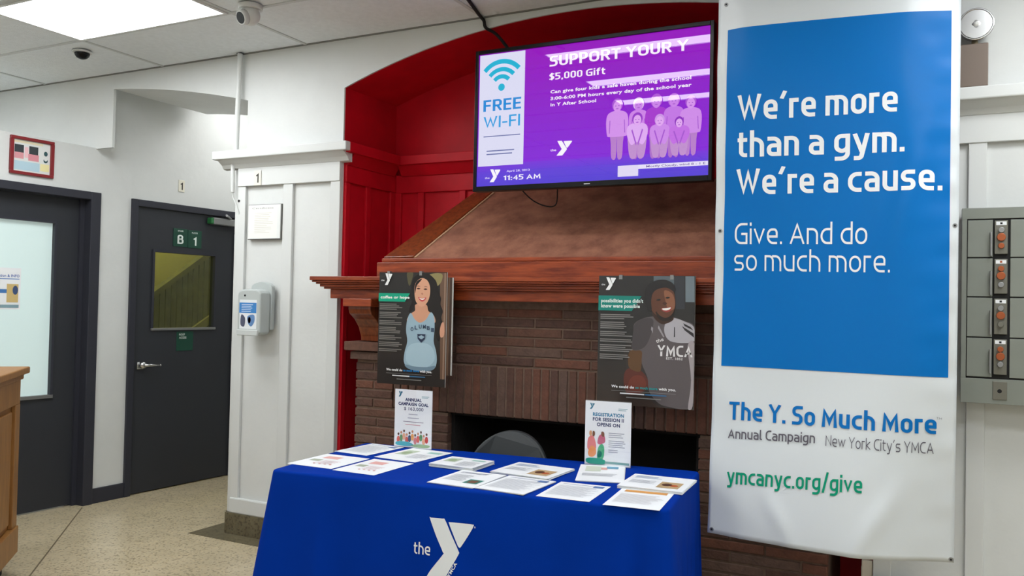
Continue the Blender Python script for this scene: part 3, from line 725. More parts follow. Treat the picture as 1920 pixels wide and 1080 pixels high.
tag(tube('ceiling_cable', [(-2.02, 3.10, 2.982), (-2.10, 3.5, 2.984), (-2.20, 3.90, 2.982), (-2.205, 3.955, 2.972), (-2.19, 3.955, 2.93), (-2.15, 4.02, 2.90), (-2.05, 4.10, 2.75), (-1.9, 4.0, 2.60)], .009, blackm), 'black cable crossing the ceiling and dropping behind the television', 'cable')
tag(tube('loose_wire', [(-1.98, 3.96, 2.15), (-2.02, 4.05, 2.09), (-1.97, 4.10, 2.02), (-1.90, 4.13, 1.985), (-1.84, 4.13, 1.99), (-1.80, 4.06, 2.06), (-1.76, 3.96, 2.15)], .0035, blackm), 'thin dark wire hanging below the television against the plaster hood', 'wire')

# ------------------------------------------------------------------ photo posters on the mantel front
def body_text(P, x0, x1, z, rows, rgb, seed):
    rr = random.Random(seed)
    for n_ in rows:
        P.bars(x0, x1, z, .0046, n_, .0088, rgb, .34, rr.random()); z -= n_*.0088+.0085
def footer(P, x0, x1, z, seed):
    P.text('We could do', x0, x0+(x1-x0)*.36, z, .012, (235, 235, 235), .04)
    P.text('so much more', x0+(x1-x0)*.38, x0+(x1-x0)*.72, z, .012, (30, 130, 200) if seed == 1 else (20, 150, 150), .03)
    P.text('with you.', x0+(x1-x0)*.74, x1, z, .012, (235, 235, 235), .04)
    P.bars(x0, x1, z-.012, .0012, 1, 1, (150, 150, 150), 0)
    P.bars(x0+(x1-x0)*.14, x0+(x1-x0)*.52, z-.021, .0055, 1, 1, (225, 225, 225), 0); P.bars(x0+(x1-x0)*.53, x0+(x1-x0)*.86, z-.021, .0055, 1, 1, (60, 110, 150), 0)
    P.bars(x0+(x1-x0)*.24, x0+(x1-x0)*.78, z-.039, .004, 1, 1, (130, 130, 126), 0)
# left: woman in a pale blue tank top.  u across 0..1, v up 0..1
pw, ph = .418, .585
po = thing('poster', 'dark photo poster of a smiling long-haired woman in a pale blue tank top', 'poster', (-2.452, 3.700, 1.317), 0, 'photo posters on the mantel')
B('backing_board', -pw/2, pw/2, 0, .006, -ph/2, ph/2, boardm, po)
P = Print(.00016, (-pw/2, pw/2, -ph/2, ph/2))
U = lambda u, v: (-pw/2+u*pw, -ph/2+v*ph)
M = lambda pts, k=4: catmull([U(*p) for p in pts], k)
def pimg(u, v): return (u-65)/(650-65)*1.0, 1-(v-90)/(1005-90)       # close-up reading of this poster
P.poly([U(0, 0), U(1, 0), U(1, 1), U(0, 1)], (40, 38, 38))
q = lambda pts, k=4: M([pimg(*p) for p in pts], k)
P.poly([U(*pimg(*p)) for p in ((590, 95), (650, 95), (650, 940), (610, 940))], (104, 78, 62))
P.poly([U(*pimg(*p)) for p in ((628, 95), (640, 95), (640, 940), (628, 940))], (146, 118, 98))
P.poly(q([(310, 92), (360, 92), (355, 140), (335, 200), (318, 170)]), (84, 78, 54))
P.poly(q([(500, 110), (570, 95), (612, 110), (600, 170), (555, 205), (520, 150)]), (142, 130, 86))
P.poly(q([(352, 210), (366, 135), (430, 98), (495, 104), (552, 150), (572, 200), (582, 250), (604, 300), (600, 345), (620, 400), (610, 450), (624, 510), (606, 570), (594, 640), (568, 600), (556, 540), (530, 440), (420, 420), (372, 392), (334, 416), (340, 370), (356, 330), (346, 270)]), (26, 20, 20))
P.poly(q([(390, 350), (480, 350), (500, 400), (550, 440), (552, 500), (430, 520), (320, 490), (345, 430), (385, 400)]), (206, 150, 120))
P.poly(q([(322, 470), (350, 420), (385, 470), (430, 496), (480, 470), (520, 410), (550, 450), (556, 540), (550, 640), (572, 720), (580, 800), (560, 860), (500, 882), (420, 884), (340, 866), (300, 820), (304, 740), (325, 650), (312, 560)]), (150, 176, 190))
P.poly(q([(330, 700), (400, 660), (500, 665), (550, 710), (560, 790), (500, 850), (400, 856), (320, 810)]), (166, 192, 204))
P.poly(q([(310, 840), (400, 852), (500, 850), (568, 836), (540, 874), (440, 888), (340, 872)]), (112, 136, 152))
P.poly(q([(378, 250), (385, 180), (430, 138), (480, 150), (508, 200), (510, 270), (490, 330), (450, 366), (415, 355), (388, 315)]), (216, 160, 130))
P.poly(q([(382, 200), (400, 160), (440, 142), (420, 170), (396, 200), (384, 260)]), (26, 20, 20))
for e in ((412, 222), (472, 226)): P.poly(q([(e[0]-17, e[1]), (e[0], e[1]-7), (e[0]+17, e[1]), (e[0], e[1]+6)]), (60, 36, 30), 0 if e[0] > 450 else 1)
P.poly(q([(394, 205), (412, 198), (430, 206), (412, 202)]), (50, 32, 26), 0); P.poly(q([(456, 208), (474, 202), (492, 210), (474, 206)]), (50, 32, 26), 0)
P.poly(q([(436, 262), (444, 256), (454, 264), (445, 272)]), (186, 122, 98), 0)
P.poly(q([(412, 290), (445, 298), (480, 292), (468, 316), (445, 326), (424, 314)]), (196, 74, 74)); P.poly(q([(420, 296), (445, 302), (472, 297), (460, 308), (445, 312), (430, 306)]), (240, 232, 226))
P.poly(q([(600, 560), (612, 500), (632, 490), (640, 560), (632, 600), (608, 606)]), (206, 150, 122))
for k_, ch in enumerate('OLUMBI'):
    t = k_/5; u = 352+t*176; v = 566-24*math.sin(PI*t); a = U(*pimg(u, v)); P.text(ch, a[0], a[0]+.018, a[1], .020, (60, 78, 100), .03)
P.poly([U(*pimg(*p)) for p in ((412, 588), (482, 588), (478, 626), (447, 658), (416, 626))], (36, 48, 74)); P.poly([U(*pimg(*p)) for p in ((420, 610), (447, 596), (474, 610), (447, 634))], (150, 176, 190))
P.poly(ell(*U(*pimg(447, 638)), .007, .007, 10), (36, 48, 74))
a = pimg(66, 330); b = pimg(345, 262); P.poly([U(a[0]+.0, a[1]), U(.40, a[1]), U(.47, b[1]), U(0, b[1])], (0, 158, 124))
a = U(*pimg(84, 306)); b = U(*pimg(338, 306)); P.text('coffee or hope', a[0], b[0], a[1], .015, (232, 240, 236), .03)
a = U(*pimg(120, 195)); b = U(*pimg(183, 98)); y_mark(P, a[0], b[0], a[1], b[1], (240, 240, 240)); a = U(*pimg(86, 162)); P.text('the', a[0], a[0]+.020, a[1], .009, (220, 220, 220), .02)
a = U(*pimg(78, 348)); b = U(*pimg(285, 348)); body_text(P, a[0], b[0], a[1], (4, 4, 3, 4, 3, 3, 2), (120, 116, 112), 4)
a = U(*pimg(150, 902)); b = U(*pimg(545, 902)); footer(P, a[0], b[0], a[1]+.004, 1)
P.build('print', ink_g, po, y0=-.0003)
p2 = thing('poster', 'second foam board poster peeking out to the right behind the woman poster', 'poster', (-2.418, 3.711, 1.321), 0, 'photo posters on the mantel')
B('backing_board', -.205, .205, 0, .006, -.235, .262, boardm, p2)
P = Print(); P.poly(rect(-.205, .200, -.235, .262), (64, 46, 38)); P.poly(rect(.170, .186, -.235, .262), (110, 84, 66)); P.build('print', ink_g, p2, y0=-.0003)
for k_ in range(2):
    B('clip', -.05+.5*0+(-.1 if k_ else .1)-.008, -.05+(-.1 if k_ else .1)+.008, -.003, .0155, ph/2-.016, ph/2+.006, steel, po)
# right: young man in a grey T-shirt
pw2, ph2 = .452, .590
po2 = thing('poster', 'dark photo poster of a smiling young man in a grey T-shirt lettered YMCA', 'poster', (-1.194, 3.700, 1.300), 0, 'photo posters on the mantel')
B('backing_board', -pw2/2, pw2/2, 0, .006, -ph2/2, ph2/2, boardm, po2)
P = Print(.00016, (-pw2/2, pw2/2, -ph2/2, ph2/2))
U = lambda u, v: (-pw2/2+u*pw2, -ph2/2+v*ph2)
def pimg(u, v): return (u-(88-(v-65)*.02))/(775-88), 1-(v-65)/(1010-65)
M = lambda pts, k=4: catmull([U(*p) for p in pts], k)
P.poly([U(0, 0), U(1, 0), U(1, 1), U(0, 1)], (42, 40, 40))
P.grad(*(U(0, 0)[0], U(1, 0)[0]), U(0, 0)[1], U(0, .4)[1], (58, 46, 40), (44, 41, 40), 8)
P.poly([U(*pimg(*p)) for p in ((485, 68), (628, 68), (628, 130), (485, 120))], (92, 102, 108))
P.poly([U(*pimg(*p)) for p in ((628, 68), (700, 68), (700, 300), (640, 300))], (52, 54, 60)); P.poly([U(*pimg(*p)) for p in ((706, 68), (768, 68), (768, 250), (706, 250))], (112, 124, 132))
P.poly(q([(770, 540), (300, 560), (286, 700), (296, 850), (420, 900), (520, 1000), (770, 1000)], 3), (52, 46, 44))
P.poly(q([(270, 860), (276, 770), (320, 735), (390, 750), (440, 810), (440, 870), (380, 920), (300, 930)]), (92, 42, 34)); P.poly(q([(300, 880), (330, 800), (400, 790), (430, 850), (390, 900)]), (110, 50, 38))
P.poly(q([(300, 700), (310, 620), (360, 590), (400, 610), (398, 700), (385, 760), (320, 745)]), (96, 66, 40))
P.poly(q([(340, 470), (350, 410), (420, 370), (500, 356), (620, 360), (700, 385), (765, 420), (768, 560), (762, 760), (756, 960), (700, 1008), (600, 1000), (520, 980), (452, 900), (440, 800), (400, 700), (398, 610), (330, 600)]), (92, 84, 86))
P.poly(q([(340, 480), (352, 412), (420, 372), (480, 380), (470, 470), (420, 580), (330, 600)]), (70, 64, 66))
P.poly(q([(570, 400), (620, 365), (700, 388), (762, 425), (766, 520), (700, 540), (600, 530), (560, 470)]), (176, 172, 178))
P.poly(q([(720, 560), (766, 540), (762, 760), (752, 980), (720, 1000), (742, 800)]), (168, 158, 160))
for p in (((470, 430), (480, 440), (478, 480), (466, 450)), ((520, 420), (560, 500), (552, 505), (514, 440)), ((628, 430), (634, 430), (634, 500), (626, 500)), ((680, 420), (760, 470), (764, 500), (700, 450)), ((690, 400), (740, 425), (760, 450), (700, 420))):
    P.poly([U(*pimg(*z_)) for z_ in p], (44, 40, 44) if p[0][0] > 600 else (150, 144, 148), 1 if p[0][0] == 470 else 0)
P.poly(q([(480, 320), (600, 340), (625, 372), (590, 400), (540, 410), (490, 370)]), (58, 36, 28))
P.poly(q([(455, 280), (460, 190), (510, 140), (580, 140), (625, 180), (638, 250), (630, 310), (600, 350), (560, 366), (500, 345)]), (96, 58, 42))
P.poly(q([(560, 170), (615, 190), (634, 250), (626, 300), (590, 310), (570, 250)]), (138, 88, 64))
P.poly(q([(500, 320), (530, 350), (570, 366), (610, 345), (632, 300), (612, 370), (570, 388), (520, 372)]), (40, 26, 22))
P.poly(q([(436, 300), (420, 210), (450, 130), (510, 96), (580, 96), (630, 130), (634, 178), (580, 150), (520, 158), (480, 190), (468, 250), (470, 320)]), (30, 26, 28))
for e in ((520, 238), (584, 222)): P.poly(q([(e[0]-16, e[1]), (e[0], e[1]-7), (e[0]+16, e[1]-2), (e[0], e[1]+6)]), (30, 18, 16), 0 if e[0] > 550 else 1)
P.poly(q([(548, 262), (564, 252), (580, 262), (564, 274)]), (74, 42, 32), 0)
P.poly(q([(538, 300), (575, 292), (612, 286), (604, 314), (578, 326), (552, 318)]), (150, 60, 56)); P.poly(q([(546, 300), (576, 296), (606, 290), (598, 304), (576, 312), (554, 310)]), (240, 234, 228))
for t_, u0, u1, v_0, h_, bd in (('the', 506, 560, 548, .016, .03), ('YMCA', 510, 762, 640, .050, .045), ('EST. 1852', 572, 686, 662, .010, .02)):
    a = U(*pimg(u0, v_0)); b = U(*pimg(u1, v_0))
    if t_ == 'YMCA': P.stext(t_, a[0], pw2/2-.006, a[1], h_, (226, 222, 222), .24)
    else: P.text(t_, a[0], min(b[0], pw2/2-.004), a[1], h_, (226, 222, 222), .01, rot=.35 if t_ == 'the' else 0)
a = pimg(82, 322); b = pimg(82, 212); P.poly([U(0, a[1]), U(.36, a[1]), U(.46, b[1]), U(0, b[1])], (14, 128, 116))
for t_, v_0, u1 in (('possibilities you didn\'t', 262, 412), ('know were possible', 300, 388)):
    a = U(*pimg(105, v_0)); b = U(*pimg(u1, v_0)); P.text(t_, a[0], b[0], a[1], .017, (220, 236, 232), .03)
a = U(*pimg(140, 170)); b = U(*pimg(215, 76)); y_mark(P, a[0], b[0], a[1], b[1], (244, 244, 244)); a = U(*pimg(108, 136)); P.text('the', a[0], a[0]+.018, a[1], .008, (220, 220, 220), .02)
a = U(*pimg(100, 348)); b = U(*pimg(345, 348)); body_text(P, a[0], b[0], a[1], (3, 4, 3, 2, 4, 3), (128, 124, 122), 9)
a = U(*pimg(180, 885)); b = U(*pimg(640, 885)); footer(P, a[0], b[0], a[1], 2)
P.build('print', ink_g, po2, y0=-.0003)
for k_ in (-.12, .12): B('clip', k_-.008, k_+.008, -.003, .0155, ph2/2-.016, ph2/2+.004, steel, po2)

# ------------------------------------------------------------------ hanging vinyl banner
BZ = [(.45, [(-.88, 3.556), (-.72, 3.512), (-.39, 3.478), (-.227, 3.49), (.07, 3.616)]),
      (1.213, [(-.86, 3.592), (-.618, 3.592), (-.306, 3.572), (-.116, 3.556), (.06, 3.585)]),
      (2.62, [(-.85, 3.562), (-.73, 3.545), (-.44, 3.562), (-.132, 3.605), (.06, 3.664)]),
      (2.99, [(-.85, 3.57), (-.73, 3.56), (-.44, 3.56), (-.132, 3.60), (.06, 3.66)])]
def ci(p, x):
    if x <= p[0][0]: return p[0][1]
    for i in range(len(p)-1):
        if x <= p[i+1][0]:
            t = (x-p[i][0])/(p[i+1][0]-p[i][0]); a, b, c, d = p[max(i-1, 0)][1], p[i][1], p[i+1][1], p[min(i+2, len(p)-1)][1]
            return .5*(2*b+(c-a)*t+(2*a-5*b+4*c-d)*t*t+(3*b-a-3*c+d)*t**3)
    return p[-1][1]
def bany(x, z):
    y = ci([(zz, ci(p, x)) for zz, p in BZ], z)
    r = max(0, (x+.12)/.18); l_ = max(0, (-.70-x)/.16)
    y += .0022*min(r, 1)*math.sin(z*31+x*24)+.0014*min(r, 1)*math.sin(z*57-x*12+1)         # puckers down the right hem
    y += .004*min(l_, 1)*math.sin(z*19+x*20)+.006*math.sin(x*9+z*2.2)*.5
    y += -.012*math.exp(-((x+.10-(z-2.0)*.22)**2)/.0030)*math.exp(-((z-1.9)**2)/.12)       # slanting crease
    y += -.014*math.exp(-((x+.245-(z-.6)*.55)**2)/.0018)*math.exp(-((z-.66)**2)/.018)
    y += -.010*math.exp(-((x+.56+(z-.6)*.5)**2)/.0015)*math.exp(-((z-.62)**2)/.012)
    return y
def BX(px, py):
    p = atY(px, py, 3.56)
    for _ in range(8): p = atY(px, py, bany(p.x, p.z))
    return p.x, p.z
bn = thing('banner', 'tall blue and white hanging vinyl banner reading We\'re more than a gym', 'banner', (0, 0, 0))
zb0, zt0 = .521, 2.986
xl = lambda z: ci([(.52, -.862), (1.2, -.859), (2.64, -.852), (3.0, -.850)], z); xr = lambda z: ci([(.52, .050), (1.2, .053), (2.6, .056), (3.0, .056)], z)
bm = bmesh.new(); NXB, NZB = 60, 130; g = []
for j in range(NZB+1):
    z = zb0+(zt0-zb0)*j/NZB; row = []
    for i in range(NXB+1):
        x = xl(z)+(xr(z)-xl(z))*i/NXB; row.append(bm.verts.new((x, bany(x, z), z)))
    g.append(row)
for j in range(NZB):
    for i in range(NXB): bm.faces.new((g[j][i], g[j][i+1], g[j+1][i+1], g[j+1][i]))
vo = link('vinyl_sheet', bm, vinyl, bn, smooth=True); md = vo.modifiers.new('s', 'SOLIDIFY'); md.thickness = .0012; md.offset = 1
if sum(p.normal.y for p in vo.data.polygons) > 0: vo.data.flip_normals()
md.offset = -1
c00, c10, c11, c01 = BX(1352.5, 685.5), BX(1778, 708), BX(1784.5, 20), BX(1365, 57)
P = Print(.0006); s_l = []
N1, N2 = 44, 100
pts = []; fs = []
for j in range(N2+1):
    for i in range(N1+1):
        u, v = i/N1, j/N2
        pts.append(tuple((c00[k]*(1-u)+c10[k]*u)*(1-v)+(c01[k]*(1-u)+c11[k]*u)*v for k in (0, 1)))
for j in range(N2):
    for i in range(N1): a = j*(N1+1)+i; fs.append((a, a+1, a+N1+2, a+N1+1))
P.items.append((pts, fs, (0, 106, 182), 1)); P.layer = 1
bo = P.build('blue_field', ink_v, bn, warp=bany, y0=-.0012)
for p in bo.data.polygons: p.use_smooth = True
def bline(t, pl, pr, h, rgb, w):
    (x0, z0), (x1, z1) = BX(*pl), BX(*pr)
    for k in range(len(t.split())):
        P = Print(.0006); P.layer = 2; P.stext(t, x0, x1, z0, h, rgb, w, z1, k); P.build('word', ink_v, bn, warp=bany, y0=-.0012)
wht = (232, 234, 236); yb = (0, 104, 178)
bline("We're more", (1383, 228), (1683, 209), .107, wht, .215)
bline("than a gym.", (1383, 295.5), (1696, 284), .107, wht, .215)
bline("We're a cause.", (1381, 366), (1767, 357), .107, wht, .215)
bline("Give. And do", (1378, 458), (1626, 458), .088, wht, .115)
bline("so much more.", (1377, 507.5), (1668.5, 511), .088, wht, .105)
bline("The Y. So Much More", (1367, 786), (1756, 814), .074, yb, .235)
bline("TM", (1756, 786), (1766, 787), .008, (90, 90, 100), .12)
bline("Annual Campaign", (1365, 821.5), (1528, 831), .040, (92, 88, 98), .17)
bline("New York City's YMCA", (1548, 836), (1750.5, 851), .043, (92, 88, 98), .10)
bline("ymcanyc.org/give", (1362.5, 906), (1616.5, 925), .064, (0, 140, 106), .205)
for px, py in ((1350.5, 433), (1790.5, 423), (1334.5, 992), (1783, 1049), (1362, 9)):
    x, z = BX(px, py); y = bany(x, z); bm = bmesh.new()
    M_ = Matrix.Translation((x, y-.003, z)) @ Matrix.Rotation(PI/2, 4, 'X')
    for k_ in range(20):
        pass
    cyl(bm, (x, y-.0035, z), (x, y+.0035, z), .0085, n=18); link('grommet', bm, steel, bn)
    bm = bmesh.new(); cyl(bm, (x, y-.0038, z), (x, y-.0034, z), .0042, n=12); link('grommet_hole', bm, blackm, bn)
B('hanging_rail', -.86, .065, 3.56, 3.64, 2.972, 2.988, steel, bn)

# ------------------------------------------------------------------ table, cloth, papers
TR = math.radians(6.6); TZ = .76
TC = Vector((-1.672, 3.135, 0)); TW, TD = 1.62, .768
ta = thing('folding_table', 'folding table hidden under the royal blue cloth in front of the fireplace', 'table', TC, TR)
B('tabletop', -TW/2+.012, TW/2-.012, -TD/2+.012, TD/2-.012, TZ-.035, TZ-.006, beltm, ta, bevel=.004)
for sx in (-1, 1):
    for sy in (-1, 1): CY('leg', (sx*(TW/2-.15), sy*(TD/2-.1), 0), (sx*(TW/2-.15), sy*(TD/2-.1), TZ-.035), .014, steel, ta)
    CY('crossbar', (sx*(TW/2-.15), -TD/2+.1, .2), (sx*(TW/2-.15), TD/2-.1, .2), .009, steel, ta)
tcl = thing('tablecloth', 'royal blue floor-length tablecloth with white Y emblem, over the folding table', 'tablecloth', TC, TR)
per = []   # perimeter samples: (x, y, nx, ny, side, t)
def sidepts(a, b, n_, nrm, s):
    for i in range(n_): t = i/n_; per.append((a[0]+(b[0]-a[0])*t, a[1]+(b[1]-a[1])*t, nrm[0], nrm[1], s, t))
rc = .028; hw, hd = TW/2, TD/2
def corner(cx, cy, a0, s):
    for i in range(12): a = a0+(PI/2)*i/12; per.append((cx+rc*math.cos(a), cy+rc*math.sin(a), math.cos(a), math.sin(a), s, i/12))
sidepts((-hw+rc, -hd), (hw-rc, -hd), 130, (0, -1), 0); corner(hw-rc, -hd+rc, -PI/2, 4)
sidepts((hw, -hd+rc), (hw, hd-rc), 60, (1, 0), 1); corner(hw-rc, hd-rc, 0, 5)
sidepts((hw-rc, hd), (-hw+rc, hd), 90, (0, 1), 2); corner(-hw+rc, hd-rc, PI/2, 6)
sidepts((-hw, hd-rc), (-hw, -hd+rc), 60, (-1, 0), 3); corner(-hw+rc, -hd+rc, PI, 7)
def flare(x, y, s, t, d):
    "outward push of the hanging cloth at depth d below the top"
    k = min(d/.72, 1)
    if s == 0:
        f = .045*k+.010*k*math.sin(x*9.0+.6)+.008*k*math.sin(x*21+1.5)
        e = math.exp(-((x+.80)/.10)**2)*.07+math.exp(-((x-.82)/.11)**2)*.045
        f += e*k; f += -.052*k*math.exp(-((x-.715)/.022)**2)+.034*k*math.exp(-((x-.655)/.03)**2)-.020*k*math.exp(-((x-.585)/.025)**2)+.020*k*math.exp(-((x-.36)/.05)**2)+.024*k*math.exp(-((x+.56)/.035)**2)-.020*k*math.exp(-((x+.47)/.04)**2)+.014*k*math.exp(-((x+.34)/.05)**2)
    elif s == 4: f = .075*k+.012*k*math.sin(t*PI)
    elif s == 7: f = .11*k+.010*k*math.sin(t*PI)
    elif s == 1: f = k*(.045*(1-t)+.008)+.030*k*math.exp(-(t/.13)**2)+.010*k*(1-t)*math.sin(t*17)+.006*k*math.sin(t*34)
    elif s == 3: f = .045*k+.035*k*math.exp(-((1-t)/.13)**2)+.012*k*math.sin(t*15)
    elif s == 2: f = .015*k
    else: f = .03*k
    return f
bm = bmesh.new(); rings = []
prof = [(-.0, .0, 0)]+[(math.sin(a)*.012-.012, (1-math.cos(a))*.012, 0) for a in (.3, .7, 1.1, PI/2)]
levels = [('r', o, d) for o, d, _ in prof[1:]]+[('d', 0, .012+(.748-.012)*(i/26)) for i in range(1, 27)]
for kind, o, d in levels:
    ring = []
    for (x, y, nx, ny, s, t) in per:
        dd = d
        back = 1. if s == 2 else (.0 if s in (0, 1, 3, 4, 7) else .5)
        if s == 1: back = max(0, (t-.93)/.07)*.5
        if s == 3: back = max(0, (.07-t)/.07)*.5
        if s == 2: back = min(1, .5+min(t, 1-t)/.06)
        lim = .748*(1-back)+.15*back; dd = min(d, .012+(d-.012)*(lim-.012)/(.748-.012)) if d > .012 else d
        off = o if kind == 'r' else flare(x, y, s, t, max(0, dd-.012))
        ring.append(bm.verts.new((x+nx*off, y+ny*off, TZ-dd)))
    rings.append(ring)
n_ = len(per)
top = [bm.verts.new((x-nx*.012, y-ny*.012, TZ)) for (x, y, nx, ny, s, t) in per]
rings.insert(0, top); bm.faces.new(top)
for a, b in zip(rings, rings[1:]):
    for i in range(n_): bm.faces.new((a[i], a[(i+1) % n_], b[(i+1) % n_], b[i]))
bmesh.ops.recalc_face_normals(bm, faces=bm.faces)
for f in bm.faces: f.smooth = len(f.verts) == 4
me = bpy.data.meshes.new('cloth'); bm.to_mesh(me); bm.free(); me.materials.append(cloth)
co = bpy.data.objects.new('cloth_drape', me); C.objects.link(co); co.parent = tcl
# emblem printed on the front of the cloth
Rz = Matrix.Rotation(TR, 4, 'Z'); Ri = (Matrix.Translation(TC) @ Rz).inverted()
def TL(px, py):
    "table-frame (x, z) of a point on the front of the cloth"
    o = Ri @ CAM; d = Ri.to_3x3() @ ray(px, py); off = .03
    for _ in range(6):
        t = (-hd-off-o.y)/d.y; p = o+d*t; off = flare(p.x, -hd, 0, 0, TZ-p.z)
    return p.x, p.z
cw = lambda x, z: -hd-flare(x, -hd, 0, 0, max(0, TZ-z-.012))
P = Print(.0006)
cc = lambda u, v: TL(480+u/2.182, 800+v/2.182)
white_p = (226, 230, 234)
P.poly(catmull([cc(*p) for p in ((712, 374), (718, 372), (762, 376), (774, 382), (800, 444), (828, 508), (828, 524), (790, 590), (762, 640), (750, 645), (690, 645), (686, 638), (712, 590), (764, 524), (764, 512), (736, 444))], 4), white_p)
P.poly(catmull([cc(*p) for p in ((790, 396), (794, 391), (840, 395), (884, 400), (890, 408), (866, 450), (838, 492), (832, 494), (826, 488), (808, 444))], 4), white_p, 0)
a, b = cc(645, 518), cc(712, 527); P.stext('the', a[0], b[0], a[1], .044, white_p, .17, b[1])
a = cc(896, 412); P.text('R', a[0]-.002, a[0]+.004, a[1]-.003, .006, white_p, .0)
a = cc(792, 612); P.text('YMCA', a[0], a[0]+.062, a[1]-.006, .012, white_p, .03, rot=math.radians(62))
P.build('emblem', ink_v, tcl, warp=cw, y0=-.0008)

def corners_local(pts, z):
    o = []
    for px, py in pts:
        d = ray(px, py); p = CAM+d*((z-CAM.z)/d.z); o.append(p)
    return o
def sheet_print(P, w, d, style):
    hx = w/2
    g_ = (120, 126, 140)
    if style == 'blocks':
        P.poly(rect(-w*.36, -w*.02, d*.08, d*.40), (206, 214, 196)); P.poly(rect(-w*.02, w*.12, d*.2, d*.34), (222, 160, 150), 0); P.bars(-w*.4, w*.4, -d*.05, .003, 5, .012, g_, .3, 3); P.poly(rect(w*.1, w*.36, d*.28, d*.42), (90, 150, 180), 0)
    elif style == 'red':
        P.poly(rect(-w*.3, w*.05, d*.15, d*.34), (226, 170, 164)); P.poly(rect(-w*.38, -w*.16, -d*.10, d*.04), (164, 172, 150), 0); P.bars(-w*.1, w*.4, 0, .003, 5, .014, (190, 120, 120), .4, 5)
        for k_ in range(4): P.poly(ell(-w*.1+k_*w*.12, -d*.26, .006, .006, 8), (190, 70, 60), 0)
    elif style == 'photo':
        P.poly(rect(w*.06, w*.40, -d*.36, d*.08), (188, 160, 120)); P.poly(ell(w*.18, -d*.12, .02, .026, 12), (86, 54, 38)); P.poly(ell(w*.30, -d*.16, .016, .02, 12), (180, 90, 50), 0); P.bars(-w*.42, w*.02, d*.36, .004, 3, .016, (60, 110, 170), .2, 2); P.bars(-w*.42, 0, d*.05, .003, 5, .013, g_, .3, 8)
    elif style == 'green':
        P.poly(rect(-w*.40, -w*.12, -d*.1, d*.30), (186, 200, 176)); P.poly(ell(-w*.26, d*.08, w*.09, d*.12), (150, 170, 130)); P.poly(rect(w*.1, w*.4, d*.22, d*.34), (150, 196, 184), 0); P.bars(w*.0, w*.42, d*.06, .003, 7, .014, g_, .3, 4)
    elif style == 'teal':
        P.poly(rect(w*.10, w*.40, -d*.30, -d*.04), (60, 130, 120)); P.poly(rect(w*.16, w*.34, -d*.26, -d*.1), (120, 80, 60)); P.bars(-w*.4, w*.3, d*.38, .004, 2, .014, (80, 90, 130), .2, 6); P.bars(-w*.4, w*.05, d*.18, .003, 9, .013, g_, .3, 7)
    elif style == 'form':
        P.bars(-w*.4, w*.4, d*.40, .004, 1, .02, (60, 90, 150), .4, 1); P.bars(-w*.42, w*.42, d*.28, .0025, 14, .0125, (150, 156, 168), .3, 9)
        P.poly(rect(w*.22, w*.42, d*.30, d*.42), (90, 120, 170), 0)
    elif style == 'orange':
        P.poly(rect(-w*.40, w*.4, d*.30, d*.42), (214, 150, 70)); P.bars(-w*.42, w*.42, d*.18, .0025, 12, .0125, (170, 160, 160), .3, 12)
def paper_thing(px4, label, style, n=1, name=None, dz=.0006, off_rot=0.):
    z = TZ+.001
    p = corners_local(px4, z+n*.0011*(2 if n > 1 else 1)); c = sum(p, Vector())/4
    # corners: left-front, left-back, right-back, right-front
    e1 = ((p[3]-p[0])+(p[2]-p[1]))/2; e2 = ((p[1]-p[0])+(p[2]-p[3]))/2
    rz = math.atan2(e1.y, e1.x); w, d = e1.length, abs(e2.dot(Vector((-math.sin(rz), math.cos(rz), 0))))
    t = thing(name or ('leaflet_stack' if n > 1 else 'leaflet'), label, 'leaflets' if n > 1 else 'leaflet', (c.x, c.y, z), rz, 'handouts on the blue table')
    th = .0022 if n > 1 else .0009; rr = random.Random(len(label))
    sh = None
    for k in range(n):
        ox, oy, r_ = (rr.uniform(-.003, .003), rr.uniform(-.003, .003), rr.uniform(-.02, .02)) if k < n-1 else (0, 0, 0)
        o = B('sheet', -w/2, w/2, -d/2, d/2, k*th, k*th+th*.8, paper if k % 2 or k == n-1 else paperg, t); o.location.x += ox; o.location.y += oy; o.rotation_euler.z = r_
    P = Print(.00012); sheet_print(P, w, d, style)
    pr = P.build('print', ink_m, t); pr.rotation_euler.x = -PI/2; pr.location.z = n*th+.0002
    # the print was laid on a plane facing -Y; turn it to face up
    return t
paper_thing([(541, 868), (611, 851), (684, 858), (630, 881)], 'white leaflet with red heading at the left front corner of the blue table', 'red')
paper_thing([(628, 881), (697, 860), (770, 868), (707, 892)], 'white leaflet with small red dots, second from left along the table front', 'red')
paper_thing([(631, 846), (695, 831), (745, 837), (700, 856)], 'nearly blank white sheet at the far left corner of the blue table', 'form')
paper_thing([(712, 858), (765, 838), (838, 848), (790, 868)], 'leaflet with green picture lying at the foot of the left sign holder', 'green')
paper_thing([(815, 868), (838, 855), (918, 862), (895, 880)], 'small thick stack of green-topped cards between the two sign holders', 'green', 7, 'card_stack')
paper_thing([(800, 903), (868, 881), (945, 890), (893, 915)], 'leaflet pile with a small teal picture in the middle of the table front', 'teal', 2)
paper_thing([(926, 884), (967, 865), (1070, 878), (1035, 898)], 'stack of leaflets with blue heading and small photo of faces, mid table', 'photo', 4)
paper_thing([(897, 914), (950, 891), (1040, 901), (985, 928)], 'typed white form just right of the teal-picture leaflet pile', 'form', 2)
paper_thing([(1061, 898), (1105, 872), (1185, 874), (1155, 905)], 'white leaflet lying at the foot of the right sign holder', 'blocks', 2)
paper_thing([(1004, 929), (1053, 903), (1145, 912), (1105, 941)], 'plain typed sheet near the front edge, left of the orange-headed sheet', 'form')
paper_thing([(1158, 909), (1190, 888), (1306, 899), (1278, 923)], 'stack of photo leaflets at the right end of the blue table', 'photo', 5)
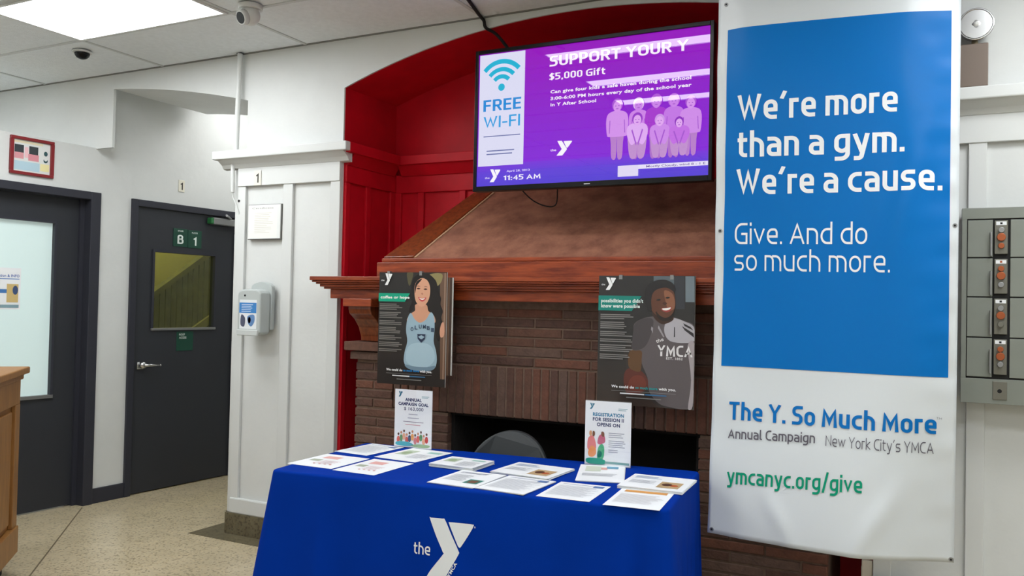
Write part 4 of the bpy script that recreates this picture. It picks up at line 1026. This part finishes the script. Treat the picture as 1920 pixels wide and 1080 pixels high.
paper_thing([(1125, 945), (1172, 915), (1268, 924), (1234, 957)], 'white sheet with orange heading at the right front corner of the table', 'orange')

def sign_holder(cx, cy, rz, w, h, label, kind):
    t = thing('sign_holder', label, 'sign', (cx, cy, TZ+.0005), rz, 'upright sign holders on the table')
    B('clear_front', -w/2, w/2, -.0032, -.0022, .004, h+.004, clearm, t)
    B('insert', -w/2+.001, w/2-.001, -.002, .001, .003, h, paper, t)
    B('clear_back', -w/2, w/2, .0014, .0024, .002, h+.004, clearm, t)
    B('foot', -w/2, w/2, -.018, .028, 0, .002, clearm, t)
    P = Print(.00008); U = lambda u, v: (-w/2+u*w, v*h)
    a, b = U(.10, .87), U(.21, .965); y_mark(P, a[0], b[0], a[1], b[1], (20, 110, 140))
    P.bars(U(.72, 0)[0], U(.92, 0)[0], U(0, .90)[1], .003, 2, .006, (150, 180, 190), .2)
    nv = (44, 58, 104)
    if kind == 1:
        for t_, u0, u1, v, c_, bd in (('ANNUAL', .28, .72, .80, nv, .05), ('CAMPAIGN GOAL', .10, .90, .725, nv, .05), ('$ 163,000', .25, .77, .645, (70, 76, 110), .01)):
            P.text(t_, U(u0, 0)[0], U(u1, 0)[0], U(0, v)[1], .0155, c_, bd)
        P.bars(U(.38, 0)[0], U(.62, 0)[0], U(0, .585)[1], .003, 1, 1, (150, 150, 170), 0); P.bars(U(.36, 0)[0], U(.66, 0)[0], U(0, .52)[1], .003, 1, 1, (150, 150, 170), 0)
        P.bars(U(.24, 0)[0], U(.78, 0)[0], U(0, .455)[1], .003, 1, 1, (150, 140, 160), 0); P.bars(U(.30, 0)[0], U(.70, 0)[0], U(0, .405)[1], .003, 1, 1, (210, 150, 160), 0)
        cols = [(210, 90, 80), (90, 140, 90), (226, 170, 140), (200, 70, 60), (50, 70, 100), (230, 160, 90), (200, 110, 120)]
        for k in range(11):
            u = .12+k*.075; P.poly(ell(*U(u, .13+.03*(k % 3)), .009, .017, 10), cols[k % 7], 1 if k == 0 else 0); P.poly(ell(*U(u, .225+.03*(k % 3)), .0055, .0065, 10), (196, 140, 110) if k % 2 else (90, 60, 50), 0)
        P.poly(M2(U, [(.04, .06), (.12, .10), (.40, .10), (.52, .06), (.40, .03), (.12, .03)]), (60, 170, 186)); P.poly(M2(U, [(.45, .05), (.7, .08), (.95, .07), (.9, .03), (.6, .02)]), (150, 180, 140), 0)
    else:
        for t_, u0, u1, v, c_, bd in (('REGISTRATION', .17, .84, .765, (30, 120, 160), .045), ('FOR SESSION II', .17, .84, .69, nv, .04), ('OPENS ON', .26, .76, .61, nv, .04)):
            P.text(t_, U(u0, 0)[0], U(u1, 0)[0], U(0, v)[1], .0155, c_, bd)
        for v, n_, u1 in ((.52, 3, .90), (.40, 4, .90), (.26, 2, .90)): P.bars(U(.52, 0)[0], U(u1, 0)[0], U(0, v)[1], .003, n_, .0085, (150, 154, 168), .5, n_)
        # two pairs of cartoon-like figures
        for pts, c_ in (([(.06, .30), (.08, .42), (.18, .46), (.24, .36), (.25, .26), (.16, .22), (.08, .24)], (222, 120, 120)), ([(.08, .20), (.14, .30), (.24, .27), (.25, .18), (.18, .13), (.10, .14)], (226, 140, 80)),
                        ([(.28, .36), (.32, .47), (.42, .48), (.45, .38), (.38, .34), (.32, .33)], (190, 90, 120)), ([(.28, .12), (.30, .28), (.38, .34), (.43, .28), (.42, .14), (.36, .09)], (70, 170, 120)), ([(.28, .18), (.32, .24), (.38, .20), (.36, .14), (.30, .13)], (10, 110, 90)),
                        ([(.10, .48), (.11, .53), (.15, .53), (.16, .48), (.13, .45)], (206, 150, 110)), ([(.17, .47), (.18, .53), (.22, .52), (.22, .47), (.19, .45)], (110, 70, 50)), ([(.36, .48), (.37, .53), (.42, .52), (.43, .47), (.40, .45)], (120, 76, 60))):
            P.poly(M2(U, pts), c_)
        P.poly(M2(U, [(.03, .07), (.08, .11), (.30, .115), (.45, .09), (.44, .03), (.25, .02), (.08, .03)]), (20, 150, 130)); P.poly([U(.45, .075), U(.97, .075), U(.97, .04), U(.45, .04)], (120, 160, 160))
    P.build('print', ink_g, t, y0=-.0021)
    return t
def M2(U, pts): return catmull([U(*p) for p in pts], 4)
sign_holder(-2.238, 3.410, 0.03, .208, .276, 'upright clear sign holder on the left of the table, ANNUAL CAMPAIGN GOAL', 1)
sign_holder(-1.286, 3.490, .10, .206, .280, 'upright clear sign holder on the right of the table, REGISTRATION', 2)

# ------------------------------------------------------------------ chair behind the table
chr_ = thing('chair', 'dark round-backed chair tucked behind the blue table before the firebox', 'chair', (-1.85, 3.45, 0), .05)
bm = bmesh.new(); outl = [(-.215, .60)]+[(.215*math.cos(a)*-1, .62+.215*math.sin(a)) for a in seg(0, PI, 20)]+[(.215, .60), (.17, .54), (-.17, .54)]
n_ = len(outl); f0 = [bm.verts.new((x, .20+.06*(1-(x/.215)**2)+(z-.54)*.10, z)) for x, z in outl]; f1 = [bm.verts.new((v.co.x, v.co.y+.028, v.co.z)) for v in f0]
bm.faces.new(f0); bm.faces.new(f1[::-1])
for i in range(n_): bm.faces.new((f0[i], f1[i], f1[(i+1) % n_], f0[(i+1) % n_]))
link('backrest', bm, chairm, chr_, bevel=.008, seg=3)
PR('seat', catmull([(-.21, -.20), (-.22, .05), (-.18, .20), (0, .23), (.18, .20), (.22, .05), (.21, -.20), (0, -.235)], 4), .43, .465, 'z', chairm, chr_, bevel=.01)
for sx in (-1, 1):
    tube('back_post', [(sx*.15, .19, .44), (sx*.15, .235, .50), (sx*.15, .262, .60), (sx*.14, .27, .68)], .011, steel, chr_)
    for sy in (-1, 1): CY('leg', (sx*.17, sy*.16, .435), (sx*.20, sy*.20, 0), .012, steel, chr_)

# ------------------------------------------------------------------ things on the left wall and doors
def on_wall(name, label, cat, s, z, group=None, d=0.):
    p = WO+Vector((math.cos(WR)*s, math.sin(WR)*s, 0))-Vector((math.cos(WR-PI/2)*-1, math.sin(WR-PI/2)*-1, 0))*0
    n = Vector((math.sin(WR), -math.cos(WR), 0)); p = p+n*d
    return thing(name, label, cat, (p.x, p.y, z), WR, group)
t = on_wall('picture_frame', 'red wooden frame with a small photo collage above the frosted door', 'picture', -.425, 2.352)
fw, fh = .29, .245
B('frame_rail', -fw/2, fw/2, -.018, -.001, fh/2-.02, fh/2, mat('dark_red_wood', (128, 30, 36), .4), t, bevel=.003); B('frame_rail', -fw/2, fw/2, -.018, -.001, -fh/2, -fh/2+.02, MATS['dark_red_wood'], t, bevel=.003)
B('frame_stile', -fw/2, -fw/2+.022, -.0175, -.001, -fh/2+.02, fh/2-.02, MATS['dark_red_wood'], t); B('frame_stile', fw/2-.022, fw/2, -.0175, -.001, -fh/2+.02, fh/2-.02, MATS['dark_red_wood'], t)
P = Print(); a, b = fw/2-.022, fh/2-.02
P.poly(rect(-a, a, -b, b), (222, 224, 222)); P.poly(rect(-a+.005, a-.05, b-.02, b-.006), (226, 214, 180)); P.poly(rect(-a+.01, -a+.07, 0, .07), (56, 62, 66)); P.poly(rect(-a+.105, -a+.165, 0, .07), (56, 62, 66), 0)
P.poly(rect(-a+.01, -a+.07, -.02, .02), (214, 150, 156)); P.poly(rect(-a+.10, -a+.17, -.025, .018), (214, 140, 150), 0); P.poly(rect(-a+.075, -a+.10, -.01, .06), (236, 190, 196), 0)
P.poly(ell(a-.03, .035, .013, .016, 12), (50, 80, 84)); P.poly(ell(a-.03, -.01, .015, .016, 12), (50, 80, 84), 0); P.poly(ell(a-.03, .0, .012, .014, 12), (222, 224, 222)); P.poly(rect(-a+.01, a-.07, -b+.01, -.035), (180, 208, 220)); P.poly(rect(a-.065, a-.005, -b+.02, -.035), (236, 226, 170), 0)
P.build('print', ink_g, t, y0=-.003)
t = on_wall('door_poster', 'white notice with blue lettering and a photo, taped on the frosted door pane', 'notice', -.53, 1.49, d=-.084)
w_, h_ = .22, .27
B('sheet', -w_/2, w_/2, -.0008, 0, -h_/2, h_/2, paper, t); P = Print()
P.text('information & INFO', -.10, .10, .075, .017, (50, 90, 170), .02); P.bars(-.10, .10, .066, .006, 1, 1, (120, 150, 200), 0); P.poly(rect(-.10, .02, -.03, -.005), (70, 120, 180)); P.poly(rect(.02, .095, -.09, .03), (206, 180, 120)); P.poly(ell(.075, -.01, .018, .03, 12), (60, 80, 120)); P.poly(rect(-.10, -.02, -.125, -.105), (190, 60, 90), 0); P.poly(rect(-.02, .10, -.125, -.105), (130, 160, 170), 0)
P.build('print', ink_m, t, y0=-.001)
def door_sign(label, s, z, w, h, lines):
    t = on_wall('door_sign', label, 'sign', s, z, 'green signs on the stair door', d=-.004)
    B('plate', -w/2, w/2, -.004, 0, -h/2, h/2, greenp, t, bevel=.0015); P = Print()
    for tx_, x0, x1, zz, hh, bd in lines:
        if len(tx_) == 1: P.stext(tx_, x0, x1, zz, hh, (232, 240, 236), .22)
        else: P.text(tx_, x0, x1, zz, hh, (232, 240, 236), .01)
    P.build('lettering', ink_m, t, y0=-.0043); return t
door_sign('green plate lettered STAIR B on the charcoal stair door', .756, 1.918, .132, .140, [('B', -.028, .028, -.048, .070, .05), ('STAIR', -.026, .026, .046, .012, .02)])
door_sign('green plate lettered FLOOR 1 beside the STAIR B plate', .891, 1.915, .130, .140, [('1', -.016, .016, -.050, .072, .05), ('FLOOR', -.030, .026, .044, .012, .02)])
door_sign('small green plate below the stair door window', .824, 1.118, .155, .150, [('ROOF', -.055, -.003, .044, .015, .03), ('ACCESS', -.055, .012, .019, .015, .03)])
def plate1(t):
    B('plate', -.028, .028, -.004, 0, -.045, .045, mat('cream_plate', (226, 222, 206), .5), t, bevel=.0015)
    P = Print(); P.stext('1', -.014, .010, -.030, .060, (40, 34, 30), .20); P.build('lettering', ink_m, t, y0=-.0043)
t = on_wall('number_plate', 'small cream plate with a black 1 above the stair door', 'number plate', .750, 2.318, 'plates numbered 1', .001); plate1(t)
t = thing('number_plate', 'small cream plate with a black 1 on the white pier frieze', 'number plate', (-3.762, YP-.0275, 2.200), 0, 'plates numbered 1'); plate1(t)
# paper certificate on the pier
t = thing('framed_certificate', 'thin-framed white certificate hung on the white pier panelling', 'certificate', (-3.700, YP-.003, 1.928))
B('backing', -.135, .135, -.024, 0, -.108, .108, mat('thin_dark_frame', (96, 96, 92), .4), t, bevel=.002); P = Print()
P.poly(rect(-.132, .127, -.103, .105), (226, 228, 226)); P.poly(rect(-.128, .10, -.098, .1), (232, 233, 228)); P.text('Certificate', -.10, .07, .080, .009, (120, 118, 116), .0); P.bars(-.08, .07, .055, .002, 12, .011, (206, 200, 186), .4, 3)
P.build('print', ink_g, t, y0=-.0245)
# wall cable conduit
t = thing('cable_conduit', 'white painted cable conduit running down the pier edge to the stair door', 'conduit', (-3.938, YP-.035, 0))
bm = bmesh.new(); cyl(bm, (0.008, 0, ZC-.002), (-.004, 0, 2.372), .016, n=14); link('upper_pipe', bm, trimw, t, smooth=False)
bm = bmesh.new(); cyl(bm, (-.028, 0, 2.316), (-.022, 0, 2.12), .013, .011, n=14); link('lower_pipe', bm, trimw, t)
tube('thin_cable', [(-.022, 0, 2.125), (-.020, .0, 2.09), (.0, .005, 2.05), (.018, .012, 2.0), (.020, .018, 1.98)], .004, trimw, t)
B('ceiling_hole', -.01, .03, -.015, .015, ZC-.004, ZC-.0015, blackm, t)
CY('cable_staple', (.018, .028, 2.065), (.018, .012, 2.065), .008, blackm, t)
# soap/sanitiser dispenser
t = thing('sanitiser_dispenser', 'grey wall-mounted hand sanitiser dispenser with blue label on the white pier', 'dispenser', (-3.690, YP-.021, 1.39))
PR('back_plate', [(-.08, -.12), (.085, -.12), (.085, .135)]+[(.0025+.0825*math.cos(a), .135+.035*math.sin(a)) for a in seg(0, PI, 12)][1:], -.03, 0, 'y', dispg, t, bevel=.004)
PR('body', catmull([(-.098, -.14), (-.104, -.10), (-.104, .07), (-.098, .105), (-.06, .122), (.04, .122), (.072, .105), (.078, .07), (.078, -.10), (.072, -.14), (.03, -.155), (-.06, -.155)], 3), -.115, -.03, 'y', dispg, t, bevel=.010)
PR('push_bar', [(-.094, -.155), (.066, -.155), (.070, -.12), (-.098, -.12)], -.128, -.112, 'y', mat('dispenser_light', (196, 200, 198), .4), t, bevel=.004)
P = Print(); P.poly(rect(-.085, .05, -.115, .06), (224, 228, 230)); P.poly(rect(-.088, .048, -.020, .042), (52, 124, 192)); P.bars(-.07, .03, .032, .004, 5, .010, (190, 214, 236), .4, 3)
P.poly(catmull([(-.07, -.03), (-.04, -.05), (-.045, -.10), (-.075, -.09)], 4), (70, 76, 100)); P.poly(catmull([(-.02, -.04), (.03, -.03), (.035, -.07), (.01, -.10), (-.015, -.08)], 4), (90, 130, 180), 0); P.poly(ell(-.005, -.062, .012, .02, 10), (190, 90, 90), 0)
P.build('label', ink_g, t, y0=-.1155)
CY('indicator', (-.045, -.118, .085), (-.045, -.112, .085), .006, blackm, t)

# ------------------------------------------------------------------ cameras on the ceiling
t = thing('security_camera', 'white ball-shaped security camera on the ceiling right of the lit panel', 'security camera', (-3.235, 3.30, ZC))
CY('base', (0, 0, -.002), (0, 0, -.028), .062, trimw, t, n=28, bevel=.004)
bm = bmesh.new(); sphere(bm, (0, 0, -.058), .052); link('ball', bm, trimw, t, smooth=True)
dv = (CAM-Vector((-3.235, 3.30, 2.93))); dv = Vector((-.20, -.9, -.42)).normalized(); c_ = Vector((0, 0, -.058))
CY('shroud', c_+dv*.030, c_+dv*.062, .040, trimw, t, r1=.036, n=24); CY('lens', c_+dv*.058, c_+dv*.064, .030, black, t, n=24)
t = thing('security_camera', 'small black dome security camera on the ceiling tile left of the stair door', 'security camera', (-4.83, 3.50, ZC))
CY('base', (0, 0, -.002), (0, 0, -.014), .058, trimw, t, n=28, bevel=.003)
bm = bmesh.new(); sphere(bm, (0, 0, -.016), .045, (1, 1, .85)); bmesh.ops.delete(bm, geom=[v for v in bm.verts if v.co.z > -.010], context='VERTS'); link('dome', bm, black, t, smooth=True)

# ------------------------------------------------------------------ right side: emergency lamp and lockers
t = thing('emergency_light', 'brown emergency light box with a round chrome lamp on the right ledge', 'emergency light', (.080, 3.915, 2.370))
B('battery_case', -.11, .078, -.04, .045, 0, .175, brown, t, bevel=.004)
CY('swivel', (.030, 0, .175), (.030, 0, .200), .012, brass, t)
bm = bmesh.new(); L_ = Vector((.3, -.9, -.12)).normalized(); c_ = Vector((.034, 0, .258))
sphere(bm, c_+Vector((0, .015, 0)), .060, (1, .75, 1)); link('lamp_shell', bm, mat('nickel', (176, 176, 176), .25, metal=.9), t, smooth=True)
CY('lamp_rim', c_+Vector((0, -.012, 0)), c_+Vector((0, -.028, 0)), .066, chrome, t, n=32, bevel=.003)
bm = bmesh.new(); n_ = 28; rr_ = []
for k, (r, y) in enumerate(((.060, -.0285), (.05, -.018), (.035, -.009), (.018, -.004), (.004, -.002))):
    rr_.append([bm.verts.new(c_+Vector((r*math.cos(2*PI*i/n_), y-.002, r*math.sin(2*PI*i/n_)))) for i in range(n_)])
for a, b in zip(rr_, rr_[1:]):
    for i in range(n_): bm.faces.new((a[i], a[(i+1) % n_], b[(i+1) % n_], b[i]))
bm.faces.new(rr_[-1]); link('reflector', bm, mat('lamp_reflector', (150, 150, 150), .08, metal=1.), t, smooth=True)
bm = bmesh.new(); sphere(bm, c_+Vector((0, -.022, 0)), .012); link('bulb', bm, mat('bulb_glass', (220, 220, 215), .1), t, smooth=True)


LX0, LZ0, LZ1, LY = .070, 1.100, 1.876, 3.85
lk = thing('locker_bank', 'grey-green wall locker bank with small doors on the right white wall', 'lockers', (LX0, LY, LZ0))
LW = .62
def LB(name, x0, x1, y0, y1, z0, z1, m, parent=None, bevel=0.): return B(name, x0-LX0, x1-LX0, y0-LY, y1-LY, z0-LZ0, z1-LZ0, m, parent or lk, bevel)
LB('carcass', LX0, LX0+LW, LY+.006, YP-.021, LZ0, LZ1, lockg)
LB('carcass_shadow_gap', LX0+.016, LX0+LW-.016, LY+.004, LY+.0065, LZ0+.095, LZ1-.042, blackm)
for q_ in ((LX0, LX0+LW, LZ1-.044, LZ1), (LX0, LX0+LW, LZ0, LZ0+.098), (LX0, LX0+.018, LZ0+.098, LZ1-.044), (LX0+LW-.018, LX0+LW, LZ0+.098, LZ1-.044)): LB('face_frame', q_[0], q_[1], LY, LY+.006, q_[2], q_[3], lockg, bevel=.0015)
rows = [1.829, 1.677, 1.521, 1.361, 1.203]
cols_ = [(.0905, .178, .2335), (.2385, .326, .3815), (.3865, .474, .5295), (.5345, .622, .6705)]
rd = random.Random(5)
for ci_, (dx0, dx1, sx1) in enumerate(cols_):
    for r_ in range(4):
        zt_, zb_ = rows[r_], rows[r_+1]
        d_ = LB('locker_door', dx0, dx1, LY-.002, LY+.004, zb_+.0025, zt_-.0025, lockg, bevel=.0015)
        def sub(nm, x0, x1, y0, y1, z0, z1, m, bevel=0.):
            o = B(nm, x0-d_.location.x-LX0, x1-d_.location.x-LX0, y0-d_.location.y-LY, y1-d_.location.y-LY, z0-d_.location.z-LZ0, z1-d_.location.z-LZ0, m, d_, bevel); return o
        h1 = zt_-.045-rd.uniform(0, .01); sub('handle', dx1-.009, dx1-.003, LY-.020, LY-.002, h1-.095, h1, steel, .001)
        sub('lock_plate', dx1+.006, sx1-.004, LY-.006, LY+.004, zb_+.014, zt_-.006, lockd, .0015)
        xm = (dx1+.006+sx1-.004)/2
        sub('number_tag', xm-.018, xm+.018, LY-.0075, LY-.006, zt_-.024, zt_-.010, paper)
        sub('tag_number', xm-.004, xm+.004, LY-.0082, LY-.0075, zt_-.021, zt_-.013, copper if r_ == 1 else blackm)
        for k_, (zz, rr2, m_) in enumerate(((zt_-.044, .011, copper if r_ % 2 else steel), (zt_-.072, .0155, copper), (zt_-.100-rd.uniform(0, .008), .011, (copper, steel, lockd, steel)[r_]))):
            o = CY('lock_knob', (xm-d_.location.x-LX0, LY-.006-d_.location.y-LY, zz-d_.location.z-LZ0), (xm-d_.location.x-LX0, LY-.019-d_.location.y-LY, zz-d_.location.z-LZ0), rr2, m_, d_, n=14, bevel=.0015)
    o = LB('slot_plate', dx1+.004, sx1-.002, LY-.004, LY, LZ0+.018, LZ0+.090, lockd, bevel=.0015)
    CY('slot_hole', ((dx1+sx1)/2-LX0, -.0045, .052), ((dx1+sx1)/2-LX0, -.0038, .052), .008, blackm, lk)

# small cream junction box low on the right pier, left edge
t = thing('junction_box', 'small cream junction box low on the corner of the right pier', 'junction box', (-.268, YP+.02, .335))
B('cover', -.028, .016, -.03, .06, -.065, .055, mat('cream_box', (214, 204, 186), .5), t, bevel=.004); B('knockout', -.031, -.028, -.01, .04, -.03, .02, mat('cream_box', (214, 204, 186), .5), t)
struct(B('trim_3', NX1, -.08, YP-.045, YP-.03, .225, .335, trimw, bevel=.006))

# ------------------------------------------------------------------ wooden reception counter at the left edge
ct = thing('wooden_counter', 'orange oak reception counter with panelled side at the left edge', 'counter', (-4.325, 2.835, 0), math.radians(135))
B('carcass', -1.6, 0, .02, .60, .10, 1.035, oak, ct)
B('kick', -1.58, -.03, .05, .58, 0, .10, blackm, ct)
B('countertop', -1.66, .05, -.035, .64, 1.035, 1.07, oak, ct, bevel=.006)
B('top_moulding', -1.63, .025, -.012, .62, 1.005, 1.035, oak, ct, bevel=.006)
B('base_rail', -1.6, .008, -.012, .02, .10, .24, oak, ct, bevel=.004)
B('top_rail', -1.6, .006, -.002, .02, .88, 1.005, oak, ct, bevel=.004)
for a, b in ((-.09, .006), (-.83, -.75), (-1.6, -1.51)): B('stile', a, b, -.003, .02, .24, .88, oak, ct, bevel=.004)
for a, b in ((-.72, -.12), (-1.48, -.86)): B('raised_panel', a, b, .006, .02, .27, .85, oak, ct, bevel=.006)
